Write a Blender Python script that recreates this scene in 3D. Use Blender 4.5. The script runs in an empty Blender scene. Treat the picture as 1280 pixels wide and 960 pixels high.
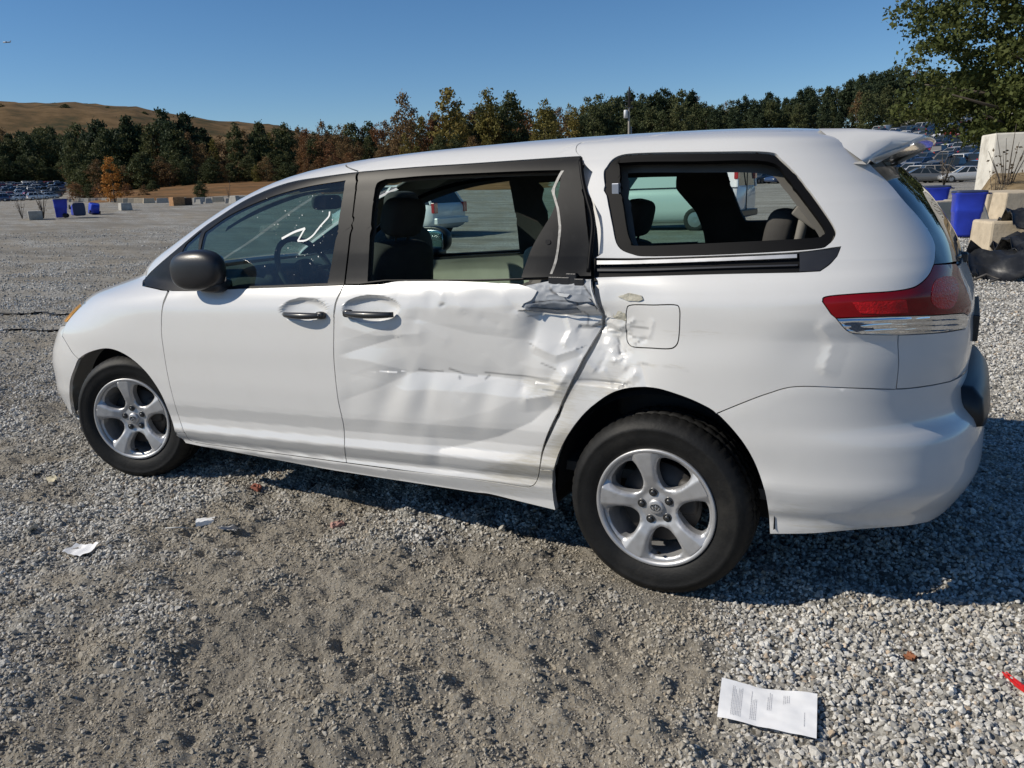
import bpy, bmesh, math, random
import numpy as np
from mathutils import Vector, Matrix
from mathutils.bvhtree import BVHTree
from mathutils.geometry import delaunay_2d_cdt
random.seed(7); rng = np.random.default_rng(7)
R_ = math.radians
scene = bpy.context.scene
COL = scene.collection

# ------------------------------------------------------------------ camera, sky, sun, exposure
FPX = 1002.6                                    # focal length in pixels of a 1280 px wide frame
CAM = np.array([.9255, -3.656, 1.533])
YAW, PIT, ROL = R_(29.43), R_(13.87), R_(-1.89)
FW = np.array([-math.sin(YAW)*math.cos(PIT), math.cos(YAW)*math.cos(PIT), -math.sin(PIT)])
_rt = np.array([math.cos(YAW), math.sin(YAW), 0.]); _up = np.cross(_rt, FW)
RT = math.cos(ROL)*_rt + math.sin(ROL)*_up
UP = -math.sin(ROL)*_rt + math.cos(ROL)*_up
cd = bpy.data.cameras.new('camera'); cam = bpy.data.objects.new('camera', cd); COL.objects.link(cam)
cd.sensor_width = 36; cd.lens = FPX/1280*36; cd.clip_start = .05; cd.clip_end = 6000
M = Matrix.Identity(4)
for i in range(3):
    M[i][0], M[i][1], M[i][2], M[i][3] = RT[i], UP[i], -FW[i], CAM[i]
cam.matrix_world = M
scene.camera = cam
scene.render.resolution_x, scene.render.resolution_y = 1024, 768

TOSUN = Vector((-1.04, -.85, 1.0)).normalized()
SUN_EL = math.asin(TOSUN.z)
world = bpy.data.worlds.new('World'); scene.world = world; world.use_nodes = True
wn = world.node_tree.nodes; wl = world.node_tree.links
sky = wn.new('ShaderNodeTexSky'); sky.sky_type = 'NISHITA'; sky.sun_disc = False
sky.sun_elevation = SUN_EL; sky.sun_rotation = math.atan2(TOSUN.x, TOSUN.y)
sky.air_density = 1.0; sky.dust_density = .05; sky.ozone_density = 5.0; sky.altitude = 1200
hs = wn.new('ShaderNodeHueSaturation'); hs.inputs['Saturation'].default_value = 1.14; wl.new(sky.outputs[0], hs.inputs['Color'])
wl.new(hs.outputs[0], wn['Background'].inputs[0]); wn['Background'].inputs[1].default_value = .094
sl = bpy.data.lights.new('sun', 'SUN'); sl.energy = 4.7; sl.angle = R_(.53); sl.color = (1, .925, .80)
so = bpy.data.objects.new('sun', sl); COL.objects.link(so)
so.rotation_euler = TOSUN.to_track_quat('Z', 'Y').to_euler(); so.location = (-20, -16, 20)
scene.view_settings.view_transform = 'Standard'; scene.view_settings.look = 'None'
scene.view_settings.exposure = 0; scene.view_settings.gamma = 1; scene.view_settings.use_curve_mapping = False

def ray(u, v):
    d = FW + RT*(u-640)/FPX - UP*(v-480)/FPX
    return d
def at_depth(u, v, D): return CAM + ray(u, v)*D
def proj(P):
    d = np.asarray(P, float) - CAM; z = d@FW
    return np.stack([640+FPX*(d@RT)/z, 480-FPX*(d@UP)/z], -1)
def ground_hit(u, v, z=0.):
    d = ray(u, v); return CAM + d*((z-CAM[2])/d[2])

# ------------------------------------------------------------------ helpers
def tag(o, label=None, cat=None, group=None, kind=None):
    if label: o['label'] = label
    if cat: o['category'] = cat
    if group: o['group'] = group
    if kind: o['kind'] = kind
    return o
def empty(name, loc=(0, 0, 0), rz=0):
    o = bpy.data.objects.new(name, None); COL.objects.link(o); o.location = loc; o.rotation_euler = (0, 0, rz); return o
def mesh_obj(name, V, F, mat, parent=None, smooth=True, attrs=None, mats=None, midx=None):
    me = bpy.data.meshes.new(name)
    me.from_pydata([tuple(map(float, p)) for p in V], [], [tuple(map(int, f)) for f in F])
    for m in (mats or [mat]): me.materials.append(m)
    if midx is not None: me.polygons.foreach_set('material_index', np.asarray(midx, np.int32))
    if smooth is True: me.polygons.foreach_set('use_smooth', [True]*len(me.polygons))
    elif smooth is not False: me.polygons.foreach_set('use_smooth', list(smooth))
    for k, a in (attrs or {}).items():
        at = me.attributes.new(k, 'FLOAT', 'POINT'); at.data.foreach_set('value', np.asarray(a, np.float32))
    me.update()
    o = bpy.data.objects.new(name, me); COL.objects.link(o); o.parent = parent
    return o
class MB:
    """collects simple shapes into one mesh"""
    def __init__(s): s.V = []; s.F = []; s.mi = []; s.sm = []
    def add(s, V, F, mi=0, sm=True):
        k = len(s.V); s.V += [tuple(p) for p in V]; s.F += [tuple(i+k for i in f) for f in F]
        s.mi += [mi]*len(F); s.sm += [sm]*len(F); return s
    def box(s, c, h, rot=None, mi=0, taper=1.0, bev=.0):
        V = []
        if bev > 0:
            bm = bmesh.new(); bmesh.ops.create_cube(bm, size=2)
            for v in bm.verts:
                t = taper if v.co.z > 0 else 1
                v.co = Vector((v.co.x*h[0]*t, v.co.y*h[1]*t, v.co.z*h[2]))
            bmesh.ops.bevel(bm, geom=bm.edges[:], offset=bev, segments=2, affect='EDGES', profile=.5)
            V = [v.co.copy() for v in bm.verts]; bm.verts.index_update()
            F = [[v.index for v in f.verts] for f in bm.faces]; bm.free()
        else:
            for z in (-1, 1):
                t = taper if z > 0 else 1
                for x, y in ((-1, -1), (1, -1), (1, 1), (-1, 1)): V.append(Vector((x*h[0]*t, y*h[1]*t, z*h[2])))
            F = [(3, 2, 1, 0), (4, 5, 6, 7), (0, 1, 5, 4), (1, 2, 6, 5), (2, 3, 7, 6), (3, 0, 4, 7)]
        if rot is not None: V = [rot@p for p in V]
        V = [p+Vector(c) for p in V]
        return s.add(V, F, mi, False)
    def tube(s, pts, r, n=8, mi=0, cap=True):
        pts = [Vector(p) for p in pts]; rr = r if hasattr(r, '__len__') else [r]*len(pts); V = []; F = []
        up = Vector((0, 0, 1)); prev = None
        for i, p in enumerate(pts):
            t = (pts[min(i+1, len(pts)-1)]-pts[max(i-1, 0)]).normalized()
            if prev is None:
                a = t.cross(up); a = a if a.length > .05 else t.cross(Vector((1, 0, 0)))
            else: a = prev - t*prev.dot(t)
            a.normalize(); b = t.cross(a); prev = a
            for k in range(n):
                th = 2*math.pi*k/n; V.append(p+(a*math.cos(th)+b*math.sin(th))*rr[i])
        for i in range(len(pts)-1):
            for k in range(n): F.append((i*n+k, i*n+(k+1) % n, (i+1)*n+(k+1) % n, (i+1)*n+k))
        if cap: F.append(tuple(range(n))[::-1]); F.append(tuple(range((len(pts)-1)*n, len(pts)*n)))
        return s.add(V, F, mi, True)
    def lathe(s, prof, n=48, axis='y', c=(0, 0, 0), mi=0, closed=False):
        """prof: (r, h) along the axis"""
        V = []; F = []; m = len(prof)
        for i in range(n):
            th = 2*math.pi*i/n
            for r, h in prof:
                if axis == 'y': V.append((c[0]+r*math.cos(th), c[1]+h, c[2]+r*math.sin(th)))
                else: V.append((c[0]+r*math.cos(th), c[1]+r*math.sin(th), c[2]+h))
        for i in range(n):
            for j in range(m-1 if not closed else m):
                F.append((i*m+j, i*m+(j+1) % m, ((i+1) % n)*m+(j+1) % m, ((i+1) % n)*m+j))
        return s.add(V, F, mi, True)
    def sup(s, c, r, e1=.5, e2=.5, rot=None, nu=20, nv=12, mi=0):
        """superellipsoid: a rounded cushion"""
        V = []; F = []
        f = lambda w, e: math.copysign(abs(w)**e, w)
        for j in range(nv+1):
            ph = -math.pi/2+math.pi*j/nv
            for i in range(nu):
                th = 2*math.pi*i/nu
                p = Vector((r[0]*f(math.cos(ph), e1)*f(math.cos(th), e2), r[1]*f(math.cos(ph), e1)*f(math.sin(th), e2), r[2]*f(math.sin(ph), e1)))
                if rot is not None: p = rot@p
                V.append(p+Vector(c))
        for j in range(nv):
            for i in range(nu): F.append((j*nu+i, j*nu+(i+1) % nu, (j+1)*nu+(i+1) % nu, (j+1)*nu+i))
        return s.add(V, F, mi, True)
    def build(s, name, mat, parent=None, mats=None):
        return mesh_obj(name, s.V, s.F, mat, parent, s.sm, mats=mats, midx=s.mi if mats else None)
def copy_tree(o, parent=None):
    c = o.copy(); COL.objects.link(c); c.parent = parent
    for ch in list(o.children): copy_tree(ch, c)
    return c

# ------------------------------------------------------------------ materials
def new_mat(name):
    m = bpy.data.materials.new(name); m.use_nodes = True
    return m, m.node_tree.nodes, m.node_tree.links, m.node_tree.nodes['Principled BSDF']
def mat(name, col, rough=.6, metal=0., var=.0, vscale=8., bump=0., bscale=40., coat=0., spec=.5, rvar=0., dirt=None, dirtamt=.0, dscale=3., sub=0.):
    m, n, l, b = new_mat(name)
    b.inputs['Base Color'].default_value = (*col, 1); b.inputs['Roughness'].default_value = rough
    b.inputs['Metallic'].default_value = metal; b.inputs['Specular IOR Level'].default_value = spec
    b.inputs['Coat Weight'].default_value = coat; b.inputs['Coat Roughness'].default_value = .04
    tc = n.new('ShaderNodeTexCoord')
    out = None
    if var > 0:
        t = n.new('ShaderNodeTexNoise'); t.inputs['Scale'].default_value = vscale; t.inputs['Detail'].default_value = 5
        l.new(tc.outputs['Object'], t.inputs['Vector'])
        mx = n.new('ShaderNodeMix'); mx.data_type = 'RGBA'
        mx.inputs[6].default_value = (*[c*(1-var) for c in col], 1); mx.inputs[7].default_value = (*[min(1, c*(1+var)) for c in col], 1)
        rp = n.new('ShaderNodeMapRange'); rp.inputs[1].default_value = .3; rp.inputs[2].default_value = .7
        l.new(t.outputs[0], rp.inputs[0]); l.new(rp.outputs[0], mx.inputs[0]); out = mx.outputs[2]
    if dirt is not None:
        t = n.new('ShaderNodeTexNoise'); t.inputs['Scale'].default_value = dscale; t.inputs['Detail'].default_value = 8; t.inputs['Roughness'].default_value = .7
        l.new(tc.outputs['Object'], t.inputs['Vector'])
        rp = n.new('ShaderNodeMapRange'); rp.inputs[1].default_value = .5; rp.inputs[2].default_value = .75; rp.inputs[4].default_value = dirtamt
        l.new(t.outputs[0], rp.inputs[0])
        mx = n.new('ShaderNodeMix'); mx.data_type = 'RGBA'; mx.inputs[7].default_value = (*dirt, 1)
        if out: l.new(out, mx.inputs[6])
        else: mx.inputs[6].default_value = (*col, 1)
        l.new(rp.outputs[0], mx.inputs[0]); out = mx.outputs[2]
    if out: l.new(out, b.inputs['Base Color'])
    if rvar > 0:
        t = n.new('ShaderNodeTexNoise'); t.inputs['Scale'].default_value = vscale*1.7; t.inputs['Detail'].default_value = 6
        l.new(tc.outputs['Object'], t.inputs['Vector'])
        rp = n.new('ShaderNodeMapRange'); rp.inputs[3].default_value = max(0, rough-rvar); rp.inputs[4].default_value = min(1, rough+rvar)
        l.new(t.outputs[0], rp.inputs[0]); l.new(rp.outputs[0], b.inputs['Roughness'])
    if bump > 0:
        t = n.new('ShaderNodeTexNoise'); t.inputs['Scale'].default_value = bscale; t.inputs['Detail'].default_value = 6
        l.new(tc.outputs['Object'], t.inputs['Vector'])
        bp = n.new('ShaderNodeBump'); bp.inputs['Strength'].default_value = bump; bp.inputs['Distance'].default_value = .02
        l.new(t.outputs[0], bp.inputs['Height']); l.new(bp.outputs[0], b.inputs['Normal'])
    return m
def paint_mat():
    m, n, l, b = new_mat('white_paint')
    b.inputs['Roughness'].default_value = .32; b.inputs['Coat Weight'].default_value = .8; b.inputs['Coat Roughness'].default_value = .05
    tc = n.new('ShaderNodeTexCoord')
    base = (.61, .605, .592, 1)
    # fine road dust
    t = n.new('ShaderNodeTexNoise'); t.inputs['Scale'].default_value = 5; t.inputs['Detail'].default_value = 9; t.inputs['Roughness'].default_value = .75
    l.new(tc.outputs['Object'], t.inputs['Vector'])
    r1 = n.new('ShaderNodeMapRange'); r1.inputs[1].default_value = .5; r1.inputs[2].default_value = .85; r1.inputs[4].default_value = .22
    l.new(t.outputs[0], r1.inputs[0])
    m1 = n.new('ShaderNodeMix'); m1.data_type = 'RGBA'; m1.inputs[6].default_value = base; m1.inputs[7].default_value = (.52, .50, .46, 1)
    l.new(r1.outputs[0], m1.inputs[0])
    # scuffs: attribute, broken up by streaky noise
    at = n.new('ShaderNodeAttribute'); at.attribute_name = 'scuff'
    mp = n.new('ShaderNodeMapping'); mp.inputs['Scale'].default_value = (6, 6, 60); l.new(tc.outputs['Object'], mp.inputs[0])
    t2 = n.new('ShaderNodeTexNoise'); t2.inputs['Scale'].default_value = 2.5; t2.inputs['Detail'].default_value = 8; t2.inputs['Roughness'].default_value = .7
    l.new(mp.outputs[0], t2.inputs['Vector'])
    ad = n.new('ShaderNodeMath'); ad.operation = 'ADD'; l.new(at.outputs['Fac'], ad.inputs[0]); l.new(t2.outputs[0], ad.inputs[1])
    r2 = n.new('ShaderNodeMapRange'); r2.inputs[1].default_value = .82; r2.inputs[2].default_value = 1.25
    l.new(ad.outputs[0], r2.inputs[0])
    gt = n.new('ShaderNodeMath'); gt.operation = 'GREATER_THAN'; gt.inputs[1].default_value = .02; l.new(at.outputs['Fac'], gt.inputs[0])
    mu = n.new('ShaderNodeMath'); mu.operation = 'MULTIPLY'; l.new(r2.outputs[0], mu.inputs[0]); l.new(gt.outputs[0], mu.inputs[1])
    m2 = n.new('ShaderNodeMix'); m2.data_type = 'RGBA'; m2.inputs[7].default_value = (.42, .39, .32, 1)
    l.new(m1.outputs[2], m2.inputs[6]); l.new(mu.outputs[0], m2.inputs[0])
    # dark scratch lines and cracks
    ac = n.new('ShaderNodeAttribute'); ac.attribute_name = 'scratch'
    m3 = n.new('ShaderNodeMix'); m3.data_type = 'RGBA'; m3.inputs[7].default_value = (.13, .13, .13, 1)
    l.new(m2.outputs[2], m3.inputs[6]); l.new(ac.outputs['Fac'], m3.inputs[0])
    l.new(m3.outputs[2], b.inputs['Base Color'])
    # roughness up where scuffed
    r3 = n.new('ShaderNodeMapRange'); r3.inputs[3].default_value = .30; r3.inputs[4].default_value = .65; l.new(mu.outputs[0], r3.inputs[0]); l.new(r3.outputs[0], b.inputs['Roughness'])
    r4 = n.new('ShaderNodeMapRange'); r4.inputs[3].default_value = .8; r4.inputs[4].default_value = .05; l.new(mu.outputs[0], r4.inputs[0]); l.new(r4.outputs[0], b.inputs['Coat Weight'])
    return m
def glass_mat(name, tint, refl=1.0, rough=.0, dust=0.):
    m, n, l, b = new_mat(name); n.remove(b)
    o = n['Material Output']
    tr = n.new('ShaderNodeBsdfTransparent'); tr.inputs[0].default_value = (*tint, 1)
    gl = n.new('ShaderNodeBsdfGlossy'); gl.inputs['Roughness'].default_value = rough
    fr = n.new('ShaderNodeFresnel'); fr.inputs[0].default_value = 1.5
    geo = n.new('ShaderNodeNewGeometry')
    ir = n.new('ShaderNodeMapRange'); ir.inputs[3].default_value = 1.5; ir.inputs[4].default_value = 1/1.5; l.new(geo.outputs['Backfacing'], ir.inputs[0]); l.new(ir.outputs[0], fr.inputs[0])
    m0 = n.new('ShaderNodeMath'); m0.operation = 'MULTIPLY'; m0.inputs[1].default_value = refl
    l.new(fr.outputs[0], m0.inputs[0])
    mx = n.new('ShaderNodeMixShader'); l.new(m0.outputs[0], mx.inputs[0]); l.new(tr.outputs[0], mx.inputs[1]); l.new(gl.outputs[0], mx.inputs[2])
    fin = mx.outputs[0]
    if dust > 0:
        tc = n.new('ShaderNodeTexCoord'); t = n.new('ShaderNodeTexNoise'); t.inputs['Scale'].default_value = 14; t.inputs['Detail'].default_value = 10; t.inputs['Roughness'].default_value = .8
        l.new(tc.outputs['Object'], t.inputs['Vector'])
        rp = n.new('ShaderNodeMapRange'); rp.inputs[1].default_value = .50; rp.inputs[2].default_value = .85; rp.inputs[3].default_value = dust*.25; rp.inputs[4].default_value = dust
        l.new(t.outputs[0], rp.inputs[0])
        df = n.new('ShaderNodeBsdfDiffuse'); df.inputs[0].default_value = (.55, .55, .52, 1)
        m2 = n.new('ShaderNodeMixShader'); l.new(rp.outputs[0], m2.inputs[0]); l.new(fin, m2.inputs[1]); l.new(df.outputs[0], m2.inputs[2]); fin = m2.outputs[0]
    l.new(fin, o.inputs[0])
    return m
PAINT = paint_mat()
BLACK_TRIM = mat('satin_black_trim', (.022, .022, .024), .34, var=.25, vscale=6, coat=.15, dirt=(.08, .078, .07), dirtamt=.2, dscale=9)
GREY_TRIM = mat('weathered_grey_trim', (.009, .0095, .011), .40, var=.2, vscale=5, dirt=(.04, .04, .04), dirtamt=.2, dscale=22, spec=.11)
RUBBER = mat('rubber_seal', (.005, .005, .0055), .5, var=.2, spec=.1)
BLACK = mat('dark_cavity', (.008, .008, .009), .9)
PLASTIC = mat('textured_black_plastic', (.016, .016, .018), .36, bump=.05, bscale=300, var=.2)
CHROME = mat('bright_metal', (.75, .75, .76), .12, 1.0)
ALLOY = mat('silver_alloy', (.46, .46, .465), .42, .55, var=.06, vscale=10, dirt=(.16, .15, .13), dirtamt=.35, dscale=12, coat=.2)
TYRE = mat('tyre_rubber', (.009, .009, .009), .60, spec=.25, var=.25, vscale=14, dirt=(.05, .046, .04), dirtamt=.4, dscale=6, bump=.08, bscale=90)
STEEL = mat('dull_steel', (.05, .046, .043), .6, .3, var=.3)
NUT = mat('dark_lug_steel', (.10, .10, .10), .35, .8)
INT_DARK = mat('dark_interior_fabric', (.050, .047, .043), .85, var=.2, bump=.1, bscale=200)
INT_GREY = mat('grey_interior_plastic', (.095, .09, .08), .7, var=.12)
INT_BEIGE = mat('beige_interior_plastic', (.52, .50, .40), .65, var=.08)
HEADLINER = mat('headliner_cloth', (.17, .165, .15), .9, var=.1, bump=.08, bscale=250)
GLASS = glass_mat('clear_window_glass', (.56, .74, .71), 1.3, .0, .035)
GLASS_GREEN = glass_mat('green_tinted_glass', (.33, .56, .49), 1.1, .0, .03)
GLASS_CLEAR = glass_mat('clear_rear_glass', (.80, .88, .86), 1.0, .0, .02)
GLASS_DARK = glass_mat('privacy_glass', (.045, .05, .045), 1.3, .0, .06)
PRIMER = mat('grey_primer', (.26, .28, .31), .55, var=.18, vscale=18, dirt=(.5, .5, .5), dirtamt=.25, dscale=25)
FILLER = mat('torn_body_filler', (.42, .40, .33), .8, var=.25, vscale=30, bump=.3, bscale=80)

# ------------------------------------------------------------------ the minivan's skin: horizontal slices (z, half width, front x, rear x, corner exponents)
TAB=np.array([
 (.24,.925,-3.99, .93, 5.0,3.4),
 (.30,.957,-4.00, .98,5.0,3.4),
 (.335,.966,-4.03,1.00,5.0,3.4),
 (.42,.974,-4.045,1.045,5.0,3.4),
 (.48,.979,-4.05,1.06,4.8,3.4),
 (.55,.983,-4.05,1.06,4.8,3.3),
 (.65,.987,-4.04,1.045,4.6,3.2),
 (.72,.987,-4.01,.995,4.4,3.2),
 (.80,.988,-3.97,.985,4.1,3.2),
 (.92,.983,-3.86,.99,3.4,3.2),
 (1.00,.976,-3.73,.985,3.1,3.2),
 (1.045,.962,-3.57,.982,3.1,3.4),
 (1.075,.949,-3.45,.978,3.15,3.6),
 (1.11,.930,-3.31,.965,3.3,3.8),
 (1.16,.912,-3.20,.94,3.9,4.2),
 (1.25,.885,-2.99,.91, 4.9,4.4),
 (1.40,.838,-2.68,.82, 5.2,4.4),
 (1.52,.798,-2.40,.725, 5.0,4.4),
 (1.60,.768,-2.15,.65, 4.6,4.2),
 (1.645,.742,-1.92,.61,4.2,3.9),
 (1.675,.712,-1.67,.59,3.8,3.6),
 (1.695,.66,-1.36,.57,3.4,3.0),
 (1.710,.58,-1.05,.53,3.0,2.8),
 (1.722,.44,-.81,.44,2.8,2.6),
 (1.730,.26,-.62,.28,2.4,2.4),
 (1.733,.04,-.50,.05,2.2,2.2)])
CRZ=np.array([.24,.268,.292,.305,.335,.362,.370,.405,.44,.47,.505,.53])
CRD=np.array([0,-.001,-.017,-.017,-.006,.004,.004,-.010,-.013,-.008,-.001,0])
A0,A1,A2,A3=-4.0,-2.7,.1,1.5
VV=np.concatenate([[0],np.cumsum(np.hypot(np.diff(TAB[:,0]),np.diff(TAB[:,1])))])
def pchip(x,y,xi):
    h=np.diff(x);d=np.diff(y)/h;m=np.zeros_like(y)
    for i in range(1,len(x)-1):
        if d[i-1]*d[i]>0:
            w1=2*h[i]+h[i-1];w2=h[i]+2*h[i-1];m[i]=(w1+w2)/(w1/d[i-1]+w2/d[i])
    m[0]=d[0];m[-1]=d[-1]
    k=np.clip(np.searchsorted(x,xi)-1,0,len(x)-2);t=(xi-x[k])/h[k]
    return ((1+2*t)*(1-t)**2)*y[k]+t*(1-t)**2*h[k]*m[k]+t*t*(3-2*t)*y[k+1]+t*t*(t-1)*h[k]*m[k+1]
_tt=np.linspace(0,1,500);_th=np.pi/2*_tt**4/(_tt**4+(1-_tt)**4)
def surf(a,v):
    a=np.atleast_1d(np.asarray(a,float));v=np.clip(np.atleast_1d(np.asarray(v,float)),0,VV[-1])
    z,W,F,R,nf,nr=[pchip(VV,TAB[:,i],v) for i in range(6)]
    L=R-F;xf=F+np.minimum(1.25,.35*L);xb=R-np.minimum(.95,.3*L)
    x=np.zeros_like(a);y=np.zeros_like(a)
    m=(a>=A1)&(a<=A2);t=(a[m]-A1)/(A2-A1);x[m]=xf[m]+(xb[m]-xf[m])*t;y[m]=-W[m]
    for front in (0,1):
        m=(a<A1) if front else (a>A2)
        if not m.any(): continue
        t=np.clip((A1-a[m])/(A1-A0) if front else (a[m]-A2)/(A3-A2),0,1)
        e=2/(nf if front else nr)[m]
        ex=(xf-F if front else R-xb)[m]
        # arclength reparam on template
        s=np.sin(_th)[None]**e[:,None]*ex[:,None];c=np.cos(_th)[None]**e[:,None]*W[m][:,None]
        l=np.concatenate([np.zeros((len(t),1)),np.cumsum(np.hypot(np.diff(s,axis=1),np.diff(c,axis=1)),axis=1)],1)
        tt=t*l[:,-1]
        k=np.clip((l<tt[:,None]).sum(1)-1,0,len(_th)-2);r=np.arange(len(t))
        f=(tt-l[r,k])/np.maximum(l[r,k+1]-l[r,k],1e-9)
        S=s[r,k]+(s[r,k+1]-s[r,k])*f;Cc=c[r,k]+(c[r,k+1]-c[r,k])*f
        x[m]=(xf[m]-S) if front else (xb[m]+S);y[m]=-Cc
    sh=.05*np.clip(x+2.0,-.5,3)*np.clip((1.62-z)/.35,0,1)*np.clip((z-.2)/.15,0,1)
    zs=z-sh
    y=y*(pchip(TAB[:,0],TAB[:,1],np.clip(zs,.24,1.733))/W)
    zc=z-.052*(x+2.0)
    side=np.clip(np.abs(y)/.9,0,1)**8
    y=y+np.where(y<0,-1,1)*np.interp(zc,CRZ,CRD)*side*(1-.72*np.clip((x-.1)/.4,0,1))
    y=y*(1-.010*((x+1.2)/2)**2)
    z=z-.03*np.clip(x+.3,0,1)**2*np.clip((z-1.45)/.2,0,1) # rooftilt
    return np.stack([x,y,z],-1)

NA, NV = 300, 200
_a = np.unique(np.concatenate([np.linspace(A0, A1, 90), np.linspace(A1, A2, 130), np.linspace(A2, A3, 90)])); NA = len(_a); _v = np.linspace(0, VV[-1], NV)
GA, GV = np.meshgrid(_a, _v)
GP = np.stack([surf(GA[i], GV[i]) for i in range(NV)])
_pol = []; _par = []
for i in range(NV-1):
    for j in range(NA-1):
        k = i*NA+j
        _pol.append((k, k+1, k+NA+1)); _pol.append((k, k+NA+1, k+NA))
BV = BVHTree.FromPolygons([tuple(p) for p in GP.reshape(-1, 3)], _pol)
_flat = GP.reshape(-1, 3); _ga = GA.ravel(); _gv = GV.ravel()
def px1(u, v):
    d = Vector(ray(u, v)).normalized()
    h = BV.ray_cast(Vector(CAM), d)
    if h[0] is None:
        # outside the silhouette: nearest grid point in the picture
        q = PRG-np.array([u, v]); k = int(np.argmin((q**2).sum(1)+1e4*(_flat[:, 1] > -.02)))
        return _ga[k], _gv[k]
    t = _pol[h[2]]; A, B, Cc = (_flat[i] for i in t); p = np.array(h[0])
    Mx = np.stack([B-A, Cc-A], 1); w, *_ = np.linalg.lstsq(Mx, p-A, rcond=None)
    w0 = 1-w[0]-w[1]
    return (w0*_ga[t[0]]+w[0]*_ga[t[1]]+w[1]*_ga[t[2]], w0*_gv[t[0]]+w[0]*_gv[t[1]]+w[1]*_gv[t[2]])
PRG = proj(_flat)
def cr(pts, n=8):
    """smooth curve through points"""
    P = np.asarray(pts, float)
    if len(P) < 3: return P
    E_ = np.concatenate([[2*P[0]-P[1]], P, [2*P[-1]-P[-2]]]); out = []
    for i in range(len(P)-1):
        p0, p1, p2, p3 = E_[i:i+4]
        for t in np.linspace(0, 1, n, endpoint=False):
            out.append(.5*((2*p1)+(-p0+p2)*t+(2*p0-5*p1+4*p2-p3)*t*t+(-p0+3*p1-3*p2+p3)*t**3))
    out.append(P[-1]); return np.array(out)
def px(pts, smooth=True):
    """pixels -> (a, v) on the skin"""
    return np.array([px1(*p) for p in (cr(pts, 5) if smooth else pts)])
def pxc(pts):
    """closed smooth loop of pixels"""
    P = list(pts); Q = cr(P[-2:]+P+P[:3], 5)
    return np.array([px1(*p) for p in Q[10:-10-1]])[:5*len(P)]
def join(*cs):
    out = []
    for c in cs:
        for p in c:
            if not out or abs(out[-1][0]-p[0])+abs(out[-1][1]-p[1]) > 1e-4: out.append((float(p[0]), float(p[1])))
    if abs(out[0][0]-out[-1][0])+abs(out[0][1]-out[-1][1]) < 1e-4: out.pop()
    return np.array(out)
def area(P): x, y = P[:, 0], P[:, 1]; return .5*np.sum(x*np.roll(y, -1)-np.roll(x, -1)*y)
def inset(P, d):
    """move a loop inwards by d metres measured on the skin"""
    P = np.asarray(P, float)
    if area(P) < 0: P = P[::-1]
    h = .012; ma = np.linalg.norm(surf(np.minimum(P[:, 0]+h, A3), P[:, 1])-surf(np.maximum(P[:, 0]-h, A0), P[:, 1]), axis=1)/(2*h); ma = np.clip(ma, .25, 3)
    m2 = np.roll(ma, -1); e = (np.roll(P, -1, 0)-P)*np.stack([(ma+m2)/2, np.ones(len(P))], 1); e /= np.maximum(np.linalg.norm(e, axis=1), 1e-9)[:, None]
    n = np.stack([-e[:, 1], e[:, 0]], 1); m = n+np.roll(n, 1, 0)
    m /= np.maximum((m*m).sum(1), .6)[:, None]/2+1e-9
    return P+m*d/np.stack([ma, np.ones(len(P))], 1)
def resample(P, sp, closed=True):
    Q = np.concatenate([P, P[:1]]) if closed else P; out = []
    for a, b in zip(Q[:-1], Q[1:]):
        k = max(1, int(np.ceil(np.linalg.norm(b-a)/sp)))
        for t in range(k): out.append(a+(b-a)*t/k)
    return np.array(out)
def inside(P, X):
    r = np.zeros(len(X), bool); x, y = X[:, 0], X[:, 1]
    for (x1, y1), (x2, y2) in zip(P, np.roll(P, -1, 0)):
        if y1 == y2: continue
        c = ((y1 > y) != (y2 > y)) & (x < (x2-x1)*(y-y1)/(y2-y1)+x1); r ^= c
    return r
def dist_poly(P, X):
    best = np.full(len(X), 1e9)
    for a, b in zip(P, np.roll(P, -1, 0)):
        d = b-a; L = max(d@d, 1e-12); t = np.clip(((X-a)@d)/L, 0, 1)
        best = np.minimum(best, ((X-a-t[:, None]*d)**2).sum(1))
    return np.sqrt(best)
def tri_region(loops, sp):
    """triangulate a region with holes: returns 2D points, tris, number of boundary points per loop"""
    loops = [resample(l, sp) for l in loops]
    pts = list(np.concatenate(loops)); nb = len(pts)
    lo = loops[0].min(0); hi = loops[0].max(0)
    gx = np.arange(lo[0]+sp*.5, hi[0], sp); gy = np.arange(lo[1]+sp*.43, hi[1], sp*.87)
    X, Y = np.meshgrid(gx, gy); X = X+(np.arange(len(gy)) % 2*sp*.5)[:, None]
    G = np.stack([X.ravel(), Y.ravel()], 1)
    ok = inside(loops[0], G)
    for l in loops[1:]: ok &= ~inside(l, G)
    G = G[ok]; ok = np.ones(len(G), bool)
    for l in loops: ok &= dist_poly(l, G) > sp*.55
    G = G[ok]; allp = np.concatenate([np.array(pts), G])
    edges = []; k = 0
    for l in loops:
        edges += [(k+i, k+(i+1) % len(l)) for i in range(len(l))]; k += len(l)
    V, E, F, *_ = delaunay_2d_cdt([Vector(p) for p in allp], edges, [], 0, 1e-7)
    V = np.array([tuple(p) for p in V]); F = np.array([tuple(f) for f in F])
    c = V[F].mean(1); ok = inside(loops[0], c)
    for l in loops[1:]: ok &= ~inside(l, c)
    F = F[ok]
    A = V[F]; cr_ = (A[:, 1, 0]-A[:, 0, 0])*(A[:, 2, 1]-A[:, 0, 1])-(A[:, 1, 1]-A[:, 0, 1])*(A[:, 2, 0]-A[:, 0, 0])
    F[cr_ < 0] = F[cr_ < 0][:, ::-1]
    return V, F
def boundary(F):
    cnt = {}
    for f in F:
        for i in range(3):
            e = (int(f[i]), int(f[(i+1) % 3])); cnt[e] = cnt.get(e, 0)+1
    return [e for e in cnt if (e[1], e[0]) not in cnt]
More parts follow.
